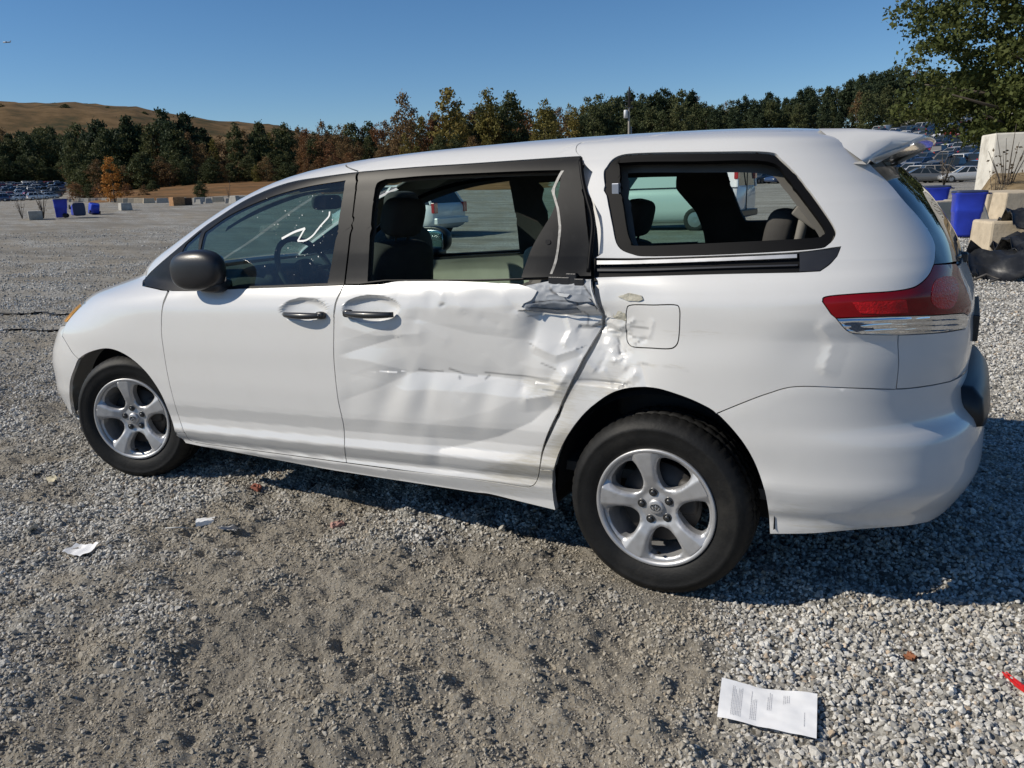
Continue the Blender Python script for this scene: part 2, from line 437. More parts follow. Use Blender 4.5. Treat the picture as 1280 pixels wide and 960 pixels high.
def skin(a, v, off=0.):
    P = surf(a, v)
    h = 2e-3
    da = surf(np.minimum(a+h, A3), v)-surf(np.maximum(a-h, A0), v); dv = surf(a, np.minimum(v+h, VV[-1]))-surf(a, np.maximum(v-h, 0))
    N = np.cross(da, dv); N /= np.maximum(np.linalg.norm(N, axis=1), 1e-9)[:, None]
    # flare round the wheel arches
    return P+N*np.asarray(off).reshape(-1, 1) if np.ndim(off) else P+N*off, N
FLIP = False
def panel(name, loops, parent, material, sp=.02, off=0., gap=.0022, flange=.018, disp=None, attrs=None, side='L', rnd=.002, thick=0.):
    """a piece of the skin cut along loops in (a, v); side L, R (mirrored) or S (both halves joined on the centre line)"""
    if not isinstance(loops, list): loops = [loops]
    L2 = [inset(np.asarray(loops[0], float), gap)] + [inset(np.asarray(l, float), -gap) for l in loops[1:]]
    if side == 'S':
        for l in L2:
            l[:, 0] = np.where(l[:, 0] < A0+.006, A0, np.where(l[:, 0] > A3-.006, A3, l[:, 0]))
    V2, F = tri_region(L2, sp)
    bd = boundary(F)
    if side == 'S':
        bd = [e for e in bd if not ((abs(V2[e[0], 0]-A0) < 1e-6 and abs(V2[e[1], 0]-A0) < 1e-6) or (abs(V2[e[0], 0]-A3) < 1e-6 and abs(V2[e[1], 0]-A3) < 1e-6))]
    bs = np.zeros(len(V2)); bs[[i for e in bd for i in e]] = 1
    P, N = skin(V2[:, 0], V2[:, 1], off)
    A = {k: np.zeros(len(P)) for k in ('scuff', 'scratch')} if attrs else {}
    uv = proj(P)
    def full(a_, v_):
        q, _ = skin(a_, v_, off)
        if disp is not None:
            w_ = proj(q); q = q+np.stack([0*w_[:, 0], disp(w_[:, 0], w_[:, 1]), 0*w_[:, 0]], 1)
        return q
    h_ = 2.5e-3 if disp is not None else 4e-3; a_, v_ = V2[:, 0], V2[:, 1]
    NN = np.cross(full(np.minimum(a_+h_, A3), v_)-full(np.maximum(a_-h_, A0), v_), full(a_, np.minimum(v_+h_, VV[-1]))-full(a_, np.maximum(v_-h_, 0)))
    nl = np.linalg.norm(NN, axis=1); NN = np.where(nl[:, None] > 1e-9, NN/np.maximum(nl, 1e-12)[:, None], N)
    if side == 'S': NN[np.abs(P[:, 1]) < .03] = 0
    if disp is not None: P = P+np.stack([0*uv[:, 0], disp(uv[:, 0], uv[:, 1]), 0*uv[:, 0]], 1)
    if attrs:
        for k, fn in attrs.items(): A[k] = fn(uv[:, 0], uv[:, 1])
    if flange > 0: P = P-N*(bs*rnd)[:, None]
    Vv = list(P); Ff = [tuple(f) for f in F]; sm = [True]*len(Ff)
    if flange > 0:
        ids = sorted({i for e in bd for i in e}); mp = {}
        for i in ids:
            mp[i] = (len(Vv), len(Vv)+1); Vv.append(P[i]); Vv.append(P[i]-N[i]*flange)
            for k in A: A[k] = np.append(A[k], [A[k][i]]*2)
        for i, j in bd: Ff.append((mp[j][0], mp[i][0], mp[i][1], mp[j][1])); sm.append(True)
    Vv = np.array(Vv); NV_ = np.concatenate([NN, np.zeros((len(Vv)-len(NN), 3))])
    if side in 'RS':
        Rm = Vv.copy(); Rm[:, 1] *= -1; Rf = [f[::-1] for f in Ff]
        Nm = NV_*np.array([1, -1, 1])
        if side == 'R': Vv, Ff, NV_ = Rm, Rf, Nm
        else:
            n0 = len(Vv); Vv = np.concatenate([Vv, Rm]); Ff = Ff+[tuple(i+n0 for i in f) for f in Rf]; sm = sm*2
            for k in A: A[k] = np.concatenate([A[k], A[k]])
    o = mesh_obj(name, Vv, Ff, material, parent, sm, attrs=A)
    if side != 'S': o.data.normals_split_custom_set_from_vertices([tuple(q) for q in NV_])
    if side == 'S':
        bm = bmesh.new(); bm.from_mesh(o.data)
        cv = [v for v in bm.verts if abs(v.co.y) < 2e-3]
        bmesh.ops.remove_doubles(bm, verts=cv, dist=2e-3); bm.to_mesh(o.data); bm.free()
    return o

# ------------------------------------------------------------------ damage: a height field of dents over the crushed side (pixels -> metres pushed in)
def _vn(x, y, seed):
    """smooth value noise"""
    r = np.random.default_rng(seed).random((64, 64))
    xi = np.floor(x).astype(int); yi = np.floor(y).astype(int); fx = x-xi; fy = y-yi
    fx = fx*fx*(3-2*fx); fy = fy*fy*(3-2*fy); g = lambda i, j: r[i % 64, j % 64]
    return (g(xi, yi)*(1-fx)+g(xi+1, yi)*fx)*(1-fy)+(g(xi, yi+1)*(1-fx)+g(xi+1, yi+1)*fx)*fy
def gs(u, v, cx, cy, sx, sy, ang, amp):
    c, s = math.cos(R_(ang)), math.sin(R_(ang)); x = (u-cx)*c+(v-cy)*s; y = -(u-cx)*s+(v-cy)*c
    return amp*np.exp(-.5*((x/sx)**2+(y/sy)**2))
def crease(u, v, pts, amp, wa, wb, fade=25):
    """sharp fold along a line: falls off over wa pixels above it and wb below"""
    P = np.asarray(pts, float); best = np.full(np.shape(u), 1e9); sd = np.zeros(np.shape(u)); al = np.zeros(np.shape(u))
    L = np.concatenate([[0], np.cumsum(np.linalg.norm(np.diff(P, axis=0), axis=1))])
    for i in range(len(P)-1):
        a, b = P[i], P[i+1]; d = b-a; l = np.linalg.norm(d); d = d/l
        t0 = (u-a[0])*d[0]+(v-a[1])*d[1]; t = np.clip(t0, 0, l)
        ex, ey = u-(a[0]+d[0]*t), v-(a[1]+d[1]*t); q = np.hypot(ex, ey)
        m = q < best; best = np.where(m, q, best); sd = np.where(m, d[0]*ey-d[1]*ex, sd); al = np.where(m, L[i]+t0, al)
    w = np.where(sd < 0, wa, wb); k = np.abs(best)/w
    e = np.clip((al+fade)/fade, 0, 1)*np.clip((L[-1]+fade-al)/fade, 0, 1)
    pr = np.where(k < 1, (1-k)*(1-.35*k), 0)
    return amp*pr*e*e*(3-2*e)
def line_mask(u, v, pts, w):
    P = np.asarray(pts, float); best = np.full(np.shape(u), 1e9)
    for a, b in zip(P[:-1], P[1:]):
        d = b-a; l2 = d@d; t = np.clip(((u-a[0])*d[0]+(v-a[1])*d[1])/l2, 0, 1)
        best = np.minimum(best, np.hypot(u-a[0]-d[0]*t, v-a[1]-d[1]*t))
    return np.clip(1-best/w, 0, 1)
def sstep(x, a, b): t = np.clip((x-a)/(b-a), 0, 1); return t*t*(3-2*t)
def dmg(u, v):
    d = gs(u, v, 640, 455, 105, 62, 0, .026)
    d += gs(u, v, 745, 405, 45, 48, 0, .030)
    d += crease(u, v, [(505, 466), (560, 468), (600, 472), (645, 477)], .018, 62, 22, 50)
    d += crease(u, v, [(668, 392), (700, 397), (742, 399)], .040, 16, 70, 30)
    d += crease(u, v, [(664, 436), (690, 447), (712, 440)], -.009, 26, 10, 18)
    d += crease(u, v, [(716, 412), (730, 414), (741, 410)], .008, 4, 14, 6)
    d += crease(u, v, [(700, 400), (706, 416), (700, 432)], -.007, 12, 7, 10)
    d += crease(u, v, [(548, 562), (580, 557), (622, 547), (660, 530), (686, 508)], .014, 34, 34, 24)
    d += crease(u, v, [(655, 500), (690, 495), (705, 470)], -.012, 16, 18, 20)
    d += crease(u, v, [(424, 444), (450, 436), (490, 424)], .008, 16, 26, 18)
    d += crease(u, v, [(430, 408), (470, 420), (520, 418)], -.005, 18, 16, 20)
    for x, y, w, h, a, k in ((548, 515, 12, 14, 0, .004), (640, 512, 14, 14, 0, .004), (470, 480, 14, 10, 0, -.004),
                             (536, 375, 5, 9, 0, .006), (551, 369, 3.5, 8, 0, -.006), (600, 372, 10, 7, 0, .004), (630, 372, 6, 8, 0, -.004), (690, 470, 9, 6, 10, .006), (655, 400, 7, 12, 10, -.005), (452, 362, 9, 6, 0, -.003)):
        d += gs(u, v, x, y, w, h, a, k)
    for pts, k, wa, wb in (([(424, 446), (462, 452), (510, 466)], -.008, 26, 20), ([(430, 500), (470, 486), (510, 468)], .004, 18, 26), ([(520, 400), (585, 418), (660, 428)], .007, 30, 40), ([(560, 352), (575, 384)], -.005, 18, 14), ([(625, 354), (640, 386)], .006, 20, 14), ([(500, 352), (492, 384)], .005, 16, 20)):
        d += crease(u, v, pts, k, wa, wb, 20)
    for x, y, w, h, a, k in ((482, 500, 10, 24, 18, .008), (508, 505, 9, 20, 8, -.006), (531, 492, 7, 20, 6, .007), (562, 508, 16, 18, -8, -.005), (603, 500, 9, 24, 14, .006), (628, 512, 14, 16, 30, -.005), (657, 497, 8, 20, -18, .006)):
        d += gs(u, v, x, y, w, h, a, k)
    rr = random.Random(17)
    for q in range(14):                                    # many soft oriented buckles, denser and deeper towards the rear edge
        t = rr.random()**.7; x = 500+235*t; y = rr.gauss(452, 34+16*t); k = rr.uniform(.0012, .0036)*(.45+.6*t)*rr.choice((-1, 1)); a = R_(rr.gauss(8, 40)); h = rr.uniform(8, 24)
        d += crease(u, v, [(x-h*math.cos(a), y-h*math.sin(a)), (x+h*math.cos(a), y+h*math.sin(a))], k, rr.uniform(8, 22), rr.uniform(8, 22), 14)
    # small dimple at the character line
    d += gs(u, v, 551, 381, 2.5, 2.5, 0, .004)
    # quarter panel
    q = gs(u, v, 772, 440, 30, 38, 20, .024)
    q += crease(u, v, [(742, 412), (758, 417), (775, 420)], .018, 8, 26, 12)
    q += crease(u, v, [(764, 428), (768, 446)], .012, 9, 12, 10)
    q += crease(u, v, [(716, 478), (745, 480), (776, 484)], .016, 26, 6, 12)
    q += crease(u, v, [(790, 470), (770, 486)], -.008, 10, 10, 12)
    q += gs(u, v, 860, 425, 55, 22, 0, .007)+gs(u, v, 745, 370, 9, 22, 0, -.004)
    q += gs(u, v, 1012, 437, 30, 22, -25, .008)+crease(u, v, [(1028, 410), (1040, 432), (1030, 460)], -.005, 22, 12, 15)
    for z in range(18):
        x, y = rr.gauss(772, 22), rr.gauss(436, 26); a = R_(rr.uniform(-80, 80)); h = rr.uniform(5, 15)
        q += crease(u, v, [(x-h*math.cos(a), y-h*math.sin(a)), (x+h*math.cos(a), y+h*math.sin(a))], rr.uniform(.002, .005)*rr.choice((-1, 1)), rr.uniform(4, 10), rr.uniform(4, 10), 6)
    q = q*sstep(v, 346, 372)
    return d*sstep(u, 416, 440)+q*sstep(u, 700, 735)
def cup(u, v, cx, cy, rx, ry, dep):
    r = np.sqrt(((u-cx)/rx)**2+((v-cy)/ry)**2); return dep*np.clip(1-r**4, 0, 1)
def dmg_sd(u, v): return dmg(u, v)*(.35+.65*sstep(v, 352, 400))+cup(u, v, 463, 386, 35, 17, .036)
def dmg_fd(u, v): return cup(u, v, 379, 387, 28, 14.5, .030)
def scuff_fn(u, v):
    s = .62*np.exp(-.5*(((u-650)/60)**2+((v-585)/30)**2))*sstep(v-.45*(640-u), 540, 585)
    s += .42*np.exp(-.5*(((u-680)/34)**2+((v-488)/14)**2))+.22*np.exp(-.5*(((u-600)/70)**2+((v-474)/9)**2))
    s += .55*np.exp(-.5*(((u-715)/22)**2+((v-545)/40)**2))*0
    s += .50*np.exp(-.5*(((u-762)/26)**2+((v-490)/18)**2))+.45*np.exp(-.5*(((u-705)/14)**2+((v-545)/40)**2))
    s += .35*np.exp(-.5*(((u-860)/70)**2+((v-418)/9)**2))+.35*np.exp(-.5*(((u-830)/60)**2+((v-458)/5)**2))
    s += .4*np.exp(-.5*(((u-990)/45)**2+((v-640)/16)**2))+.55*np.exp(-.5*(((u-1080)/60)**2+((v-662)/7)**2))
    return np.clip(s, 0, 1)
SCR = [([(519, 463), (532, 466), (548, 466)], 1.0), ([(556, 463), (575, 470), (590, 472)], 1.2), ([(600, 468), (640, 472), (690, 478), (706, 480)], 1.1), ([(655, 397), (700, 394)], .8),
       ([(716, 413), (728, 414), (738, 411)], 1.6), ([(724, 411), (725, 400), (722, 392)], 1.3), ([(717, 478), (745, 480), (772, 482)], 1.8), ([(746, 417), (757, 420), (772, 419)], 1.6),
       ([(763, 428), (764, 437), (767, 446)], 1.7), ([(828, 460), (860, 463)], .9), ([(800, 457), (808, 458)], .8), ([(549, 382), (553, 380)], 2.2), ([(569, 473), (570, 475)], 1.6),
       ([(601, 476), (605, 472)], 1.3), ([(671, 456), (690, 464)], .8), ([(690, 480), (704, 483)], 1.0), ([(776, 484), (770, 487), (783, 480)], 1.6), ([(675, 488), (700, 492)], .9), ([(785, 402), (800, 403)], .7), ([(783, 411), (806, 412)], .7), ([(785, 424), (812, 425)], .6)]
def scratch_fn(u, v):
    s = np.zeros_like(u)
    for p, w in SCR: s = np.maximum(s, line_mask(u, v, p, w*1.1+.5)*min(1, .5+.4*w))
    return s*.85
DA = {'scuff': scuff_fn, 'scratch': scratch_fn}
PA = {'scuff': scuff_fn}

# ------------------------------------------------------------------ outlines (read off the photograph, laid onto the skin)
C_DLO = px([(179, 350), (193, 335), (231, 302.5), (253, 284.5), (271, 272), (310.6, 247.4), (357.5, 228.7), (404, 220.5), (446.5, 214.8)])
C_BELT_F = px([(179, 357), (195, 360.5), (210, 363), (255, 363), (299, 360.5), (360, 358.5), (428, 356)])
C_FD_F = px([(210, 364), (205, 376), (202, 390), (201.4, 415), (204, 437), (208.5, 465), (214, 490), (222, 518), (230.5, 541), (239, 551.5), (258, 555.5)])
C_FD_B = px([(258, 555.5), (281, 558.5), (356, 568.3), (432.6, 578.5)])
C_BP = px([(447, 214.8), (440, 270), (434, 320), (430, 355)])
C_FD_R = px([(429.5, 355.5), (425, 365), (418.5, 382), (417, 410), (416.8, 444), (419, 473), (422.5, 502), (429, 532), (430.5, 560), (432.6, 578.5)])
C_SD_B = px([(432.6, 578.5), (485, 585.5), (537.5, 592.5), (600, 600.7), (648, 608)])
C_SD_CORNER = px([(648, 608), (660, 609.5), (668, 605), (672.5, 596), (674, 587.5)])
C_SD_R = px([(674, 587.5), (676.5, 565), (685, 537.5), (702, 500), (712.5, 475), (722, 452), (732, 431), (739.5, 413), (742, 391.5), (738.5, 376), (737, 362), (737, 349)])
C_Q_F = px([(674, 587.5), (678, 565), (688, 541), (704, 503), (717, 477), (726, 458), (737, 433), (742, 414), (746.5, 400), (747.5, 388), (745.5, 371), (744, 352)])
C_SD_R_OK = px([(674, 587.5), (677, 570), (690, 545), (712, 515), (730, 485), (739, 450), (742, 410), (741, 380), (738, 349)])
C_SD_TORN = px([(737, 349), (737, 362), (740, 378), (741, 388), (721, 391), (705, 394), (684, 392), (668, 390), (655, 386), (650, 384), (653, 380), (662, 376), (667, 370), (671, 363), (660, 358), (648, 354.5)], False)
C_SD_TOP = px([(648, 354.5), (620, 353), (590, 351.5), (560, 350.5), (530, 350.5), (497, 351), (478, 354.5), (462, 355.5), (448, 356), (430, 355.8)])
C_SD_TOP_OK = px([(738, 349), (650, 349.5), (590, 350.5), (530, 351), (482, 352), (448, 355), (430, 355.8)])
C_SD_LID = px([(446.5, 214.8), (520, 208.5), (580.6, 204.6), (640, 200.5), (701, 196.4), (725, 195)])
C_FARCH = px([(100, 546.5), (93, 527), (88, 507), (86.5, 488), (88, 474), (93, 460), (98, 449), (110, 441), (129, 436), (144, 438), (160, 446), (176, 459), (189, 474), (202, 495), (213, 522), (220, 544.5), (228, 565)])
C_RARCH = px([(694.5, 638), (691.5, 621), (691, 594), (697, 569), (710.4, 542), (729, 518), (756.5, 496), (783.6, 487), (816, 486), (846, 493.5), (873, 504), (896, 517.5), (922, 545), (941, 575), (954, 610), (960, 642.6), (961.6, 668)])
# arches split where panels meet
def cut(c, u0, v0, u1, v1):
    """the stretch of a curve between two picture points"""
    q = proj(surf(c[:, 0], c[:, 1])); i = int(np.argmin(((q-[u0, v0])**2).sum(1))); j = int(np.argmin(((q-[u1, v1])**2).sum(1)))
    return c[i:j+1] if i <= j else c[j:i+1][::-1]
C_BF = px([(98, 449), (91, 442), (84, 431), (77.5, 420)])
A_HOOD = -3.56
V_COWL = .905
A_WS = np.array([(-3.56, V_COWL), (-3.585, 1.0), (-3.60, 1.1), (-3.585, 1.2), (-3.56, 1.3), (-3.50, 1.4), (-3.45, 1.455), (-3.5, 1.49)])
C_WS = cr(A_WS)
van = empty('minivan', (0, 0, 0))
tag(van, 'white minivan with crushed sliding door, broken side windows and silver five-spoke wheels', 'minivan')

E_TIP = join(C_BELT_F[:1], C_DLO[:1])
# fender
seam_pil = px([(193, 321.5), (193, 335)], False)
fender = join(cut(C_FARCH, 98, 449, 220, 544.5), px([(220, 541), (230, 542)], False), cut(C_FD_F, 230.5, 541, 210, 364), cut(C_BELT_F, 210, 363, 179, 357), C_DLO[:1],
              np.array([(-3.40, .93), (-3.50, V_COWL), (A_HOOD, V_COWL), (A_HOOD, .83), (-3.57, .78), (-3.52, .745)]), np.array([(-3.32, .728), (-3.312, .66), (-3.302, .60)]), C_BF[::-1])
bumper_f = join(C_FARCH[:1], cut(C_FARCH, 100, 546, 98, 449), C_BF, np.array([(-3.30, .60), (-3.40, .575), (-3.6, .565), (-3.80, .59), (A0, .60), (A0, .0), (-3.5, .0)]))
hood = np.array([(A0, .60+.004), (-3.86, .60), (-3.83, .69), (-3.75, .715), (-3.52, .745), (-3.57, .78), (A_HOOD, .83), (A_HOOD, V_COWL), (A0, V_COWL)])
lamp_f = np.array([(-3.302, .60), (-3.312, .66), (-3.32, .728), (-3.52, .745), (-3.75, .715), (-3.83, .69), (-3.86, .60), (-3.80, .59), (-3.6, .565), (-3.40, .575)])
amber = np.array([(-3.312, .615), (-3.322, .66), (-3.335, .715), (-3.43, .72), (-3.40, .66), (-3.365, .61)])
pillar = join(C_DLO, px([(448, 213.5), (455, 198)], False), np.array([(-3.10, 1.50), (-3.5, 1.49)]), C_WS[::-1], np.array([(-3.50, V_COWL), (-3.40, .93)]))
V_RTOP = 1.60
roof = join(px([(448, 213.5)], False), C_SD_LID, px([(726.5, 195.5), (726, 178)], False), np.array([(.0, V_RTOP), (.55, V_RTOP), (.80, 1.63), (1.15, 1.56), (1.5, 1.53), (A3, VV[-1]), (A0, VV[-1]), (A0, 1.51), (-3.5, 1.49), (-3.10, 1.50)]), px([(455, 198)], False))
windshield = join(np.array([(A0, V_COWL), (A_HOOD, V_COWL)]), C_WS, np.array([(-3.5, 1.49), (A0, 1.51)]))
front_door = join(cut(C_BELT_F, 210, 363, 428, 356), C_FD_R, C_FD_B[::-1], C_FD_F[::-1])
slide_door = join(C_FD_R, C_SD_B, C_SD_CORNER, C_SD_R, C_SD_TORN, C_SD_TOP)
slide_door_ok = join(C_FD_R, C_SD_B, C_SD_CORNER, C_SD_R_OK, C_SD_TOP_OK)
Q_WIN = pxc([(755, 222.5), (759, 207.5), (772, 195), (802, 191), (890, 189.5), (960, 189.8), (977, 199), (1002, 225), (1027.5, 260), (1042, 282.5), (1044, 293), (1035, 305), (1015, 311), (915, 317), (815, 320), (790, 317.5), (772, 307.5), (765, 280)])
Q_IN = pxc([(774, 210), (782, 201.5), (870, 200), (960, 200), (985, 222), (1012, 257), (1031, 284), (1028, 292), (1010, 296), (900, 302), (800, 306), (787, 300), (780, 270)])
TRACK = join(px([(741, 323), (800, 323), (900, 319.5), (997, 315), (1051, 308)], True), px([(1046, 320), (1037, 330), (1025, 338.5)], True), px([(997, 340), (900, 342), (800, 345), (741, 347)], True))
FUEL = pxc([(785, 382.5), (815, 381.7), (842, 381), (848.5, 386), (848.5, 404), (846.5, 426), (842, 434.5), (833, 437.5), (810, 437.5), (786, 437.3), (777, 432.5), (774.5, 424), (776, 408), (778, 389)])
C_BUMP_T = px([(895.5, 517), (930, 503), (960, 492), (995, 483.5), (1060, 485), (1122, 486.5), (1161, 482.5), (1188.5, 477)])
C_BUMP_B = px([(961.6, 668), (1015, 667.4), (1080, 662), (1133, 658), (1161, 653)])
LAMP_T = px([(1028, 377), (1033, 370.5), (1072.5, 366.7), (1114, 364), (1139, 360), (1151.7, 353.7), (1162, 343), (1168, 330)])
LAMP_B = px([(1045, 398), (1090, 396.5), (1135, 395.2), (1175, 394), (1205, 391.5)])
LAMP_CB = px([(1045, 398), (1053, 408), (1061, 415), (1072.5, 418), (1124.6, 419), (1177, 416), (1204, 411.5)])
C_DP = px([(1090, 207), (1112.5, 229), (1131, 251), (1150, 272), (1163, 290.6), (1169.5, 306), (1169.5, 322), (1168, 330)])
C_SPO = px([(1034, 163), (1060, 182), (1090, 207)])
C_TGS = px([(1123.5, 419), (1120.5, 486.5)], False)
a_t, v_t = C_TGS[0]
quarter = join(C_Q_F, px([(741, 347), (741, 323)], False), px([(752, 316), (751, 270), (740, 215), (727, 196.5), (726, 178)], False), np.array([(.0, V_RTOP), (.55, V_RTOP), (.79, 1.63)]), C_SPO, C_DP, LAMP_T[::-1], px([(1039, 393), (1045, 398)], False), cut(LAMP_CB, 1045, 398, 1123.5, 419),
               C_TGS, cut(C_BUMP_T, 1122, 486, 895.5, 517), cut(C_RARCH, 896, 517, 691, 590), px([(674, 587.5)], False))
quarter_ok = join(C_SD_R_OK, px([(726, 195), (726, 178)], False), np.array([(.0, V_RTOP), (.55, V_RTOP), (.79, 1.63)]), C_SPO, C_DP, LAMP_T[::-1], px([(1039, 393), (1045, 398)], False), cut(LAMP_CB, 1045, 398, 1123.5, 419),
               C_TGS, cut(C_BUMP_T, 1122, 486, 895.5, 517), cut(C_RARCH, 896, 517, 691, 590), px([(674, 587.5)], False))
bumper_r = join(C_BUMP_T, np.array([(1.12, .590), (1.3, .575), (A3, .57), (A3, .16), (1.25, .13), (1.10, .10)]), C_BUMP_B[::-1], cut(C_RARCH, 961.6, 668, 895.5, 517))
red_lamp = join(LAMP_T, np.array([(1.12, 1.01), (1.16, .95), (1.16, .85), (1.13, .81)]), LAMP_B[::-1], px([(1039, 393)], False))
clear_lamp = join(LAMP_B, np.array([(1.13, .81), (1.11, .765)]), LAMP_CB[::-1])
tailgate = join(C_TGS[::-1], cut(LAMP_CB, 1123.5, 419, 1204, 411.5), np.array([(1.11, .765), (1.13, .81), (1.16, .85), (1.16, .95), (1.12, 1.0), (1.3, .99), (A3, .985), (A3, .575), (1.3, .58), (1.12, .595)]), cut(C_BUMP_T, 1188.5, 477, 1122, 486.5))
rear_glass = join(C_DP[::-1], np.array([(1.18, 1.385), (A3, 1.385), (A3, .99), (1.3, .995), (1.12, 1.015)]))
rocker = join(px([(220, 541), (230, 542)], False), cut(C_FD_F, 230.5, 541, 258, 555.5), C_FD_B, C_SD_B, C_SD_CORNER, px([(691, 588.5)], False), cut(C_RARCH, 691, 594, 694.5, 638),
              px([(694.5, 638.3), (650, 627.5), (612, 618), (587.5, 615), (500, 601.5), (400, 586), (291, 570.5), (267, 569), (228, 565.5)], True), px([(220, 544.5)], False))

# ------------------------------------------------------------------ body panels
K = dict(parent=van, material=PAINT)
panel('front_fender', fender, sp=.02, attrs=PA, **K); panel('front_fender', fender, sp=.035, side='R', **K)
panel('front_bumper', bumper_f, sp=.03, side='S', **K)
panel('hood', hood, sp=.04, side='S', **K)
panel('pillar', pillar, sp=.03, **K); panel('pillar', pillar, sp=.03, side='R', **K)
panel('roof', roof, sp=.035, side='S', gap=.0008, flange=.012, rnd=.001, **K)
fd = panel('front_door', front_door, sp=.012, disp=dmg_fd, attrs=PA, **K); tag(fd, 'white front door with a black handle and a dusty tinted window')
fdr = panel('front_door', front_door, sp=.035, side='R', **K)
sd = panel('sliding_door', slide_door, sp=.0068, disp=dmg_sd, attrs=DA, **K); tag(sd, 'crushed white sliding door with torn paint and creases')
sdr = panel('sliding_door', slide_door_ok, sp=.035, side='R', **K)
qp = panel('quarter_panel', [quarter, Q_WIN, TRACK, FUEL], sp=.0095, disp=dmg, attrs=DA, gap=.0015, **K); tag(qp, 'dented white rear quarter panel with torn paint')
qpr = panel('quarter_panel', [quarter_ok, Q_WIN, TRACK], sp=.035, side='R', gap=.0015, **K)
fuel = panel('fuel_door', FUEL, sp=.009, disp=dmg, attrs=DA, gap=.003, **K)
rb = panel('rear_bumper', bumper_r, sp=.022, side='S', attrs=PA, **K)
panel('rocker_panel', rocker, sp=.014, attrs=PA, flange=.03, **K); panel('rocker_panel', rocker, sp=.035, side='R', flange=.03, **K)
tg = panel('tailgate', tailgate, sp=.03, side='S', **K)
panel('rear_window', rear_glass, van, GLASS_DARK, sp=.04, side='S', flange=.0, off=-.004)
panel('windshield', windshield, van, GLASS, sp=.05, side='S', flange=0, off=-.004, gap=.008)
RED = mat('red_lamp_lens', (.21, .003, .006), .10, spec=.25, coat=.12, var=.12, vscale=12)
RED2 = mat('red_reflector_lens', (.48, .008, .012), .16, spec=.25, coat=.12, var=.2, vscale=40, bump=.25, bscale=140)
CLEARL = mat('silver_lamp_reflector', (.78, .80, .83), .06, 1.0, var=.1, vscale=9, bump=.10, bscale=11, coat=1)
AMBER = mat('amber_signal_lens', (.85, .38, .02), .2, coat=1, var=.15, vscale=60)
LAMPCLEAR = mat('clear_headlamp_lens', (.55, .56, .55), .12, .3, var=.25, vscale=18, coat=1)
for s in 'LR':
    hl = panel('headlight', lamp_f, van, LAMPCLEAR, sp=.03, side=s)
    panel('turn_signal', amber, hl, AMBER, sp=.02, side=s, off=.004, flange=.006)
    tl = panel('tail_light', red_lamp, van, RED, sp=.016, side=s, off=.004, rnd=.006)
    tag(tl, 'dark red wraparound tail light with a clear strip below')
    rf = join(px([(1064, 377), (1132, 373.5), (1135, 391)], False), px([(1100, 393), (1075, 392), (1070, 387)], False))
    panel('reflector', rf, tl, RED2, sp=.012, side=s, off=.0065, flange=.003, rnd=.001)
    rf2 = pxc([(1166, 352), (1178, 345), (1192, 347), (1197, 362), (1190, 384), (1172, 386), (1162, 375)])
    panel('reflector', rf2, tl, RED2, sp=.012, side=s, off=.0062, flange=.003, rnd=.001)
    panel('clear_strip', clear_lamp, tl, CLEARL, sp=.006, side=s, off=.003, rnd=.005, disp=lambda u, v: .0022*np.sin((v+.03*(u-1060))*.95)+.0016*np.sin(u*.16))
    cs = px([(1050, 402), (1088, 404), (1096, 415), (1070, 415.5), (1062, 412)], False)
    panel('lamp_facet', cs, tl, mat('dark_lamp_facet', (.05, .08, .14), .1, .6, coat=1) if s == 'L' else bpy.data.materials['dark_lamp_facet'], sp=.02, side=s, off=.0045, flange=.003, rnd=.001)
TORN = PRIMER.copy(); TORN.name = 'torn_primer'
_n, _l = TORN.node_tree.nodes, TORN.node_tree.links; _b = _n['Principled BSDF']; _src = _b.inputs['Base Color'].links[0].from_socket
_m = _n.new('ShaderNodeMix'); _m.data_type = 'RGBA'; _m.inputs[7].default_value = (.03, .03, .035, 1); _at = _n.new('ShaderNodeAttribute'); _at.attribute_name = 'scratch'
_l.new(_at.outputs['Fac'], _m.inputs[0]); _l.new(_src, _m.inputs[6]); _l.new(_m.outputs[2], _b.inputs['Base Color'])
def crack_fn(u, v):
    s = np.zeros_like(u)
    for p, w in (([(663, 379), (690, 376), (712, 379), (733, 375)], 1.0), ([(697, 367), (706, 373), (716, 371)], 1.4), ([(712, 369), (718, 380), (716, 391)], 1.2), ([(719, 392), (722, 383), (740, 384)], 1.3), ([(686, 361), (689, 366), (694, 368)], 2.2), ([(655, 385), (680, 390), (720, 391)], 1.0), ([(728, 356), (733, 366), (738, 372)], 1.5)): s = np.maximum(s, line_mask(u, v, p, w+.4))
    return s
# exposed layer under the torn paint of the sliding door
torn = join(px([(737, 349), (738, 362), (741, 378), (742, 390)], False), px([(722, 394), (700, 397), (680, 395), (660, 392), (645, 386), (648, 378), (655, 372), (663, 364), (655, 357)], False), px([(690, 350)], False))
panel('torn_patch', torn, sd, TORN, attrs={'scratch': crack_fn}, sp=.006, off=-.004, gap=0, flange=0, disp=lambda u, v: dmg_sd(u, v)+.006*np.abs(_vn(u/9, v/6, 21)-.5)+.003)
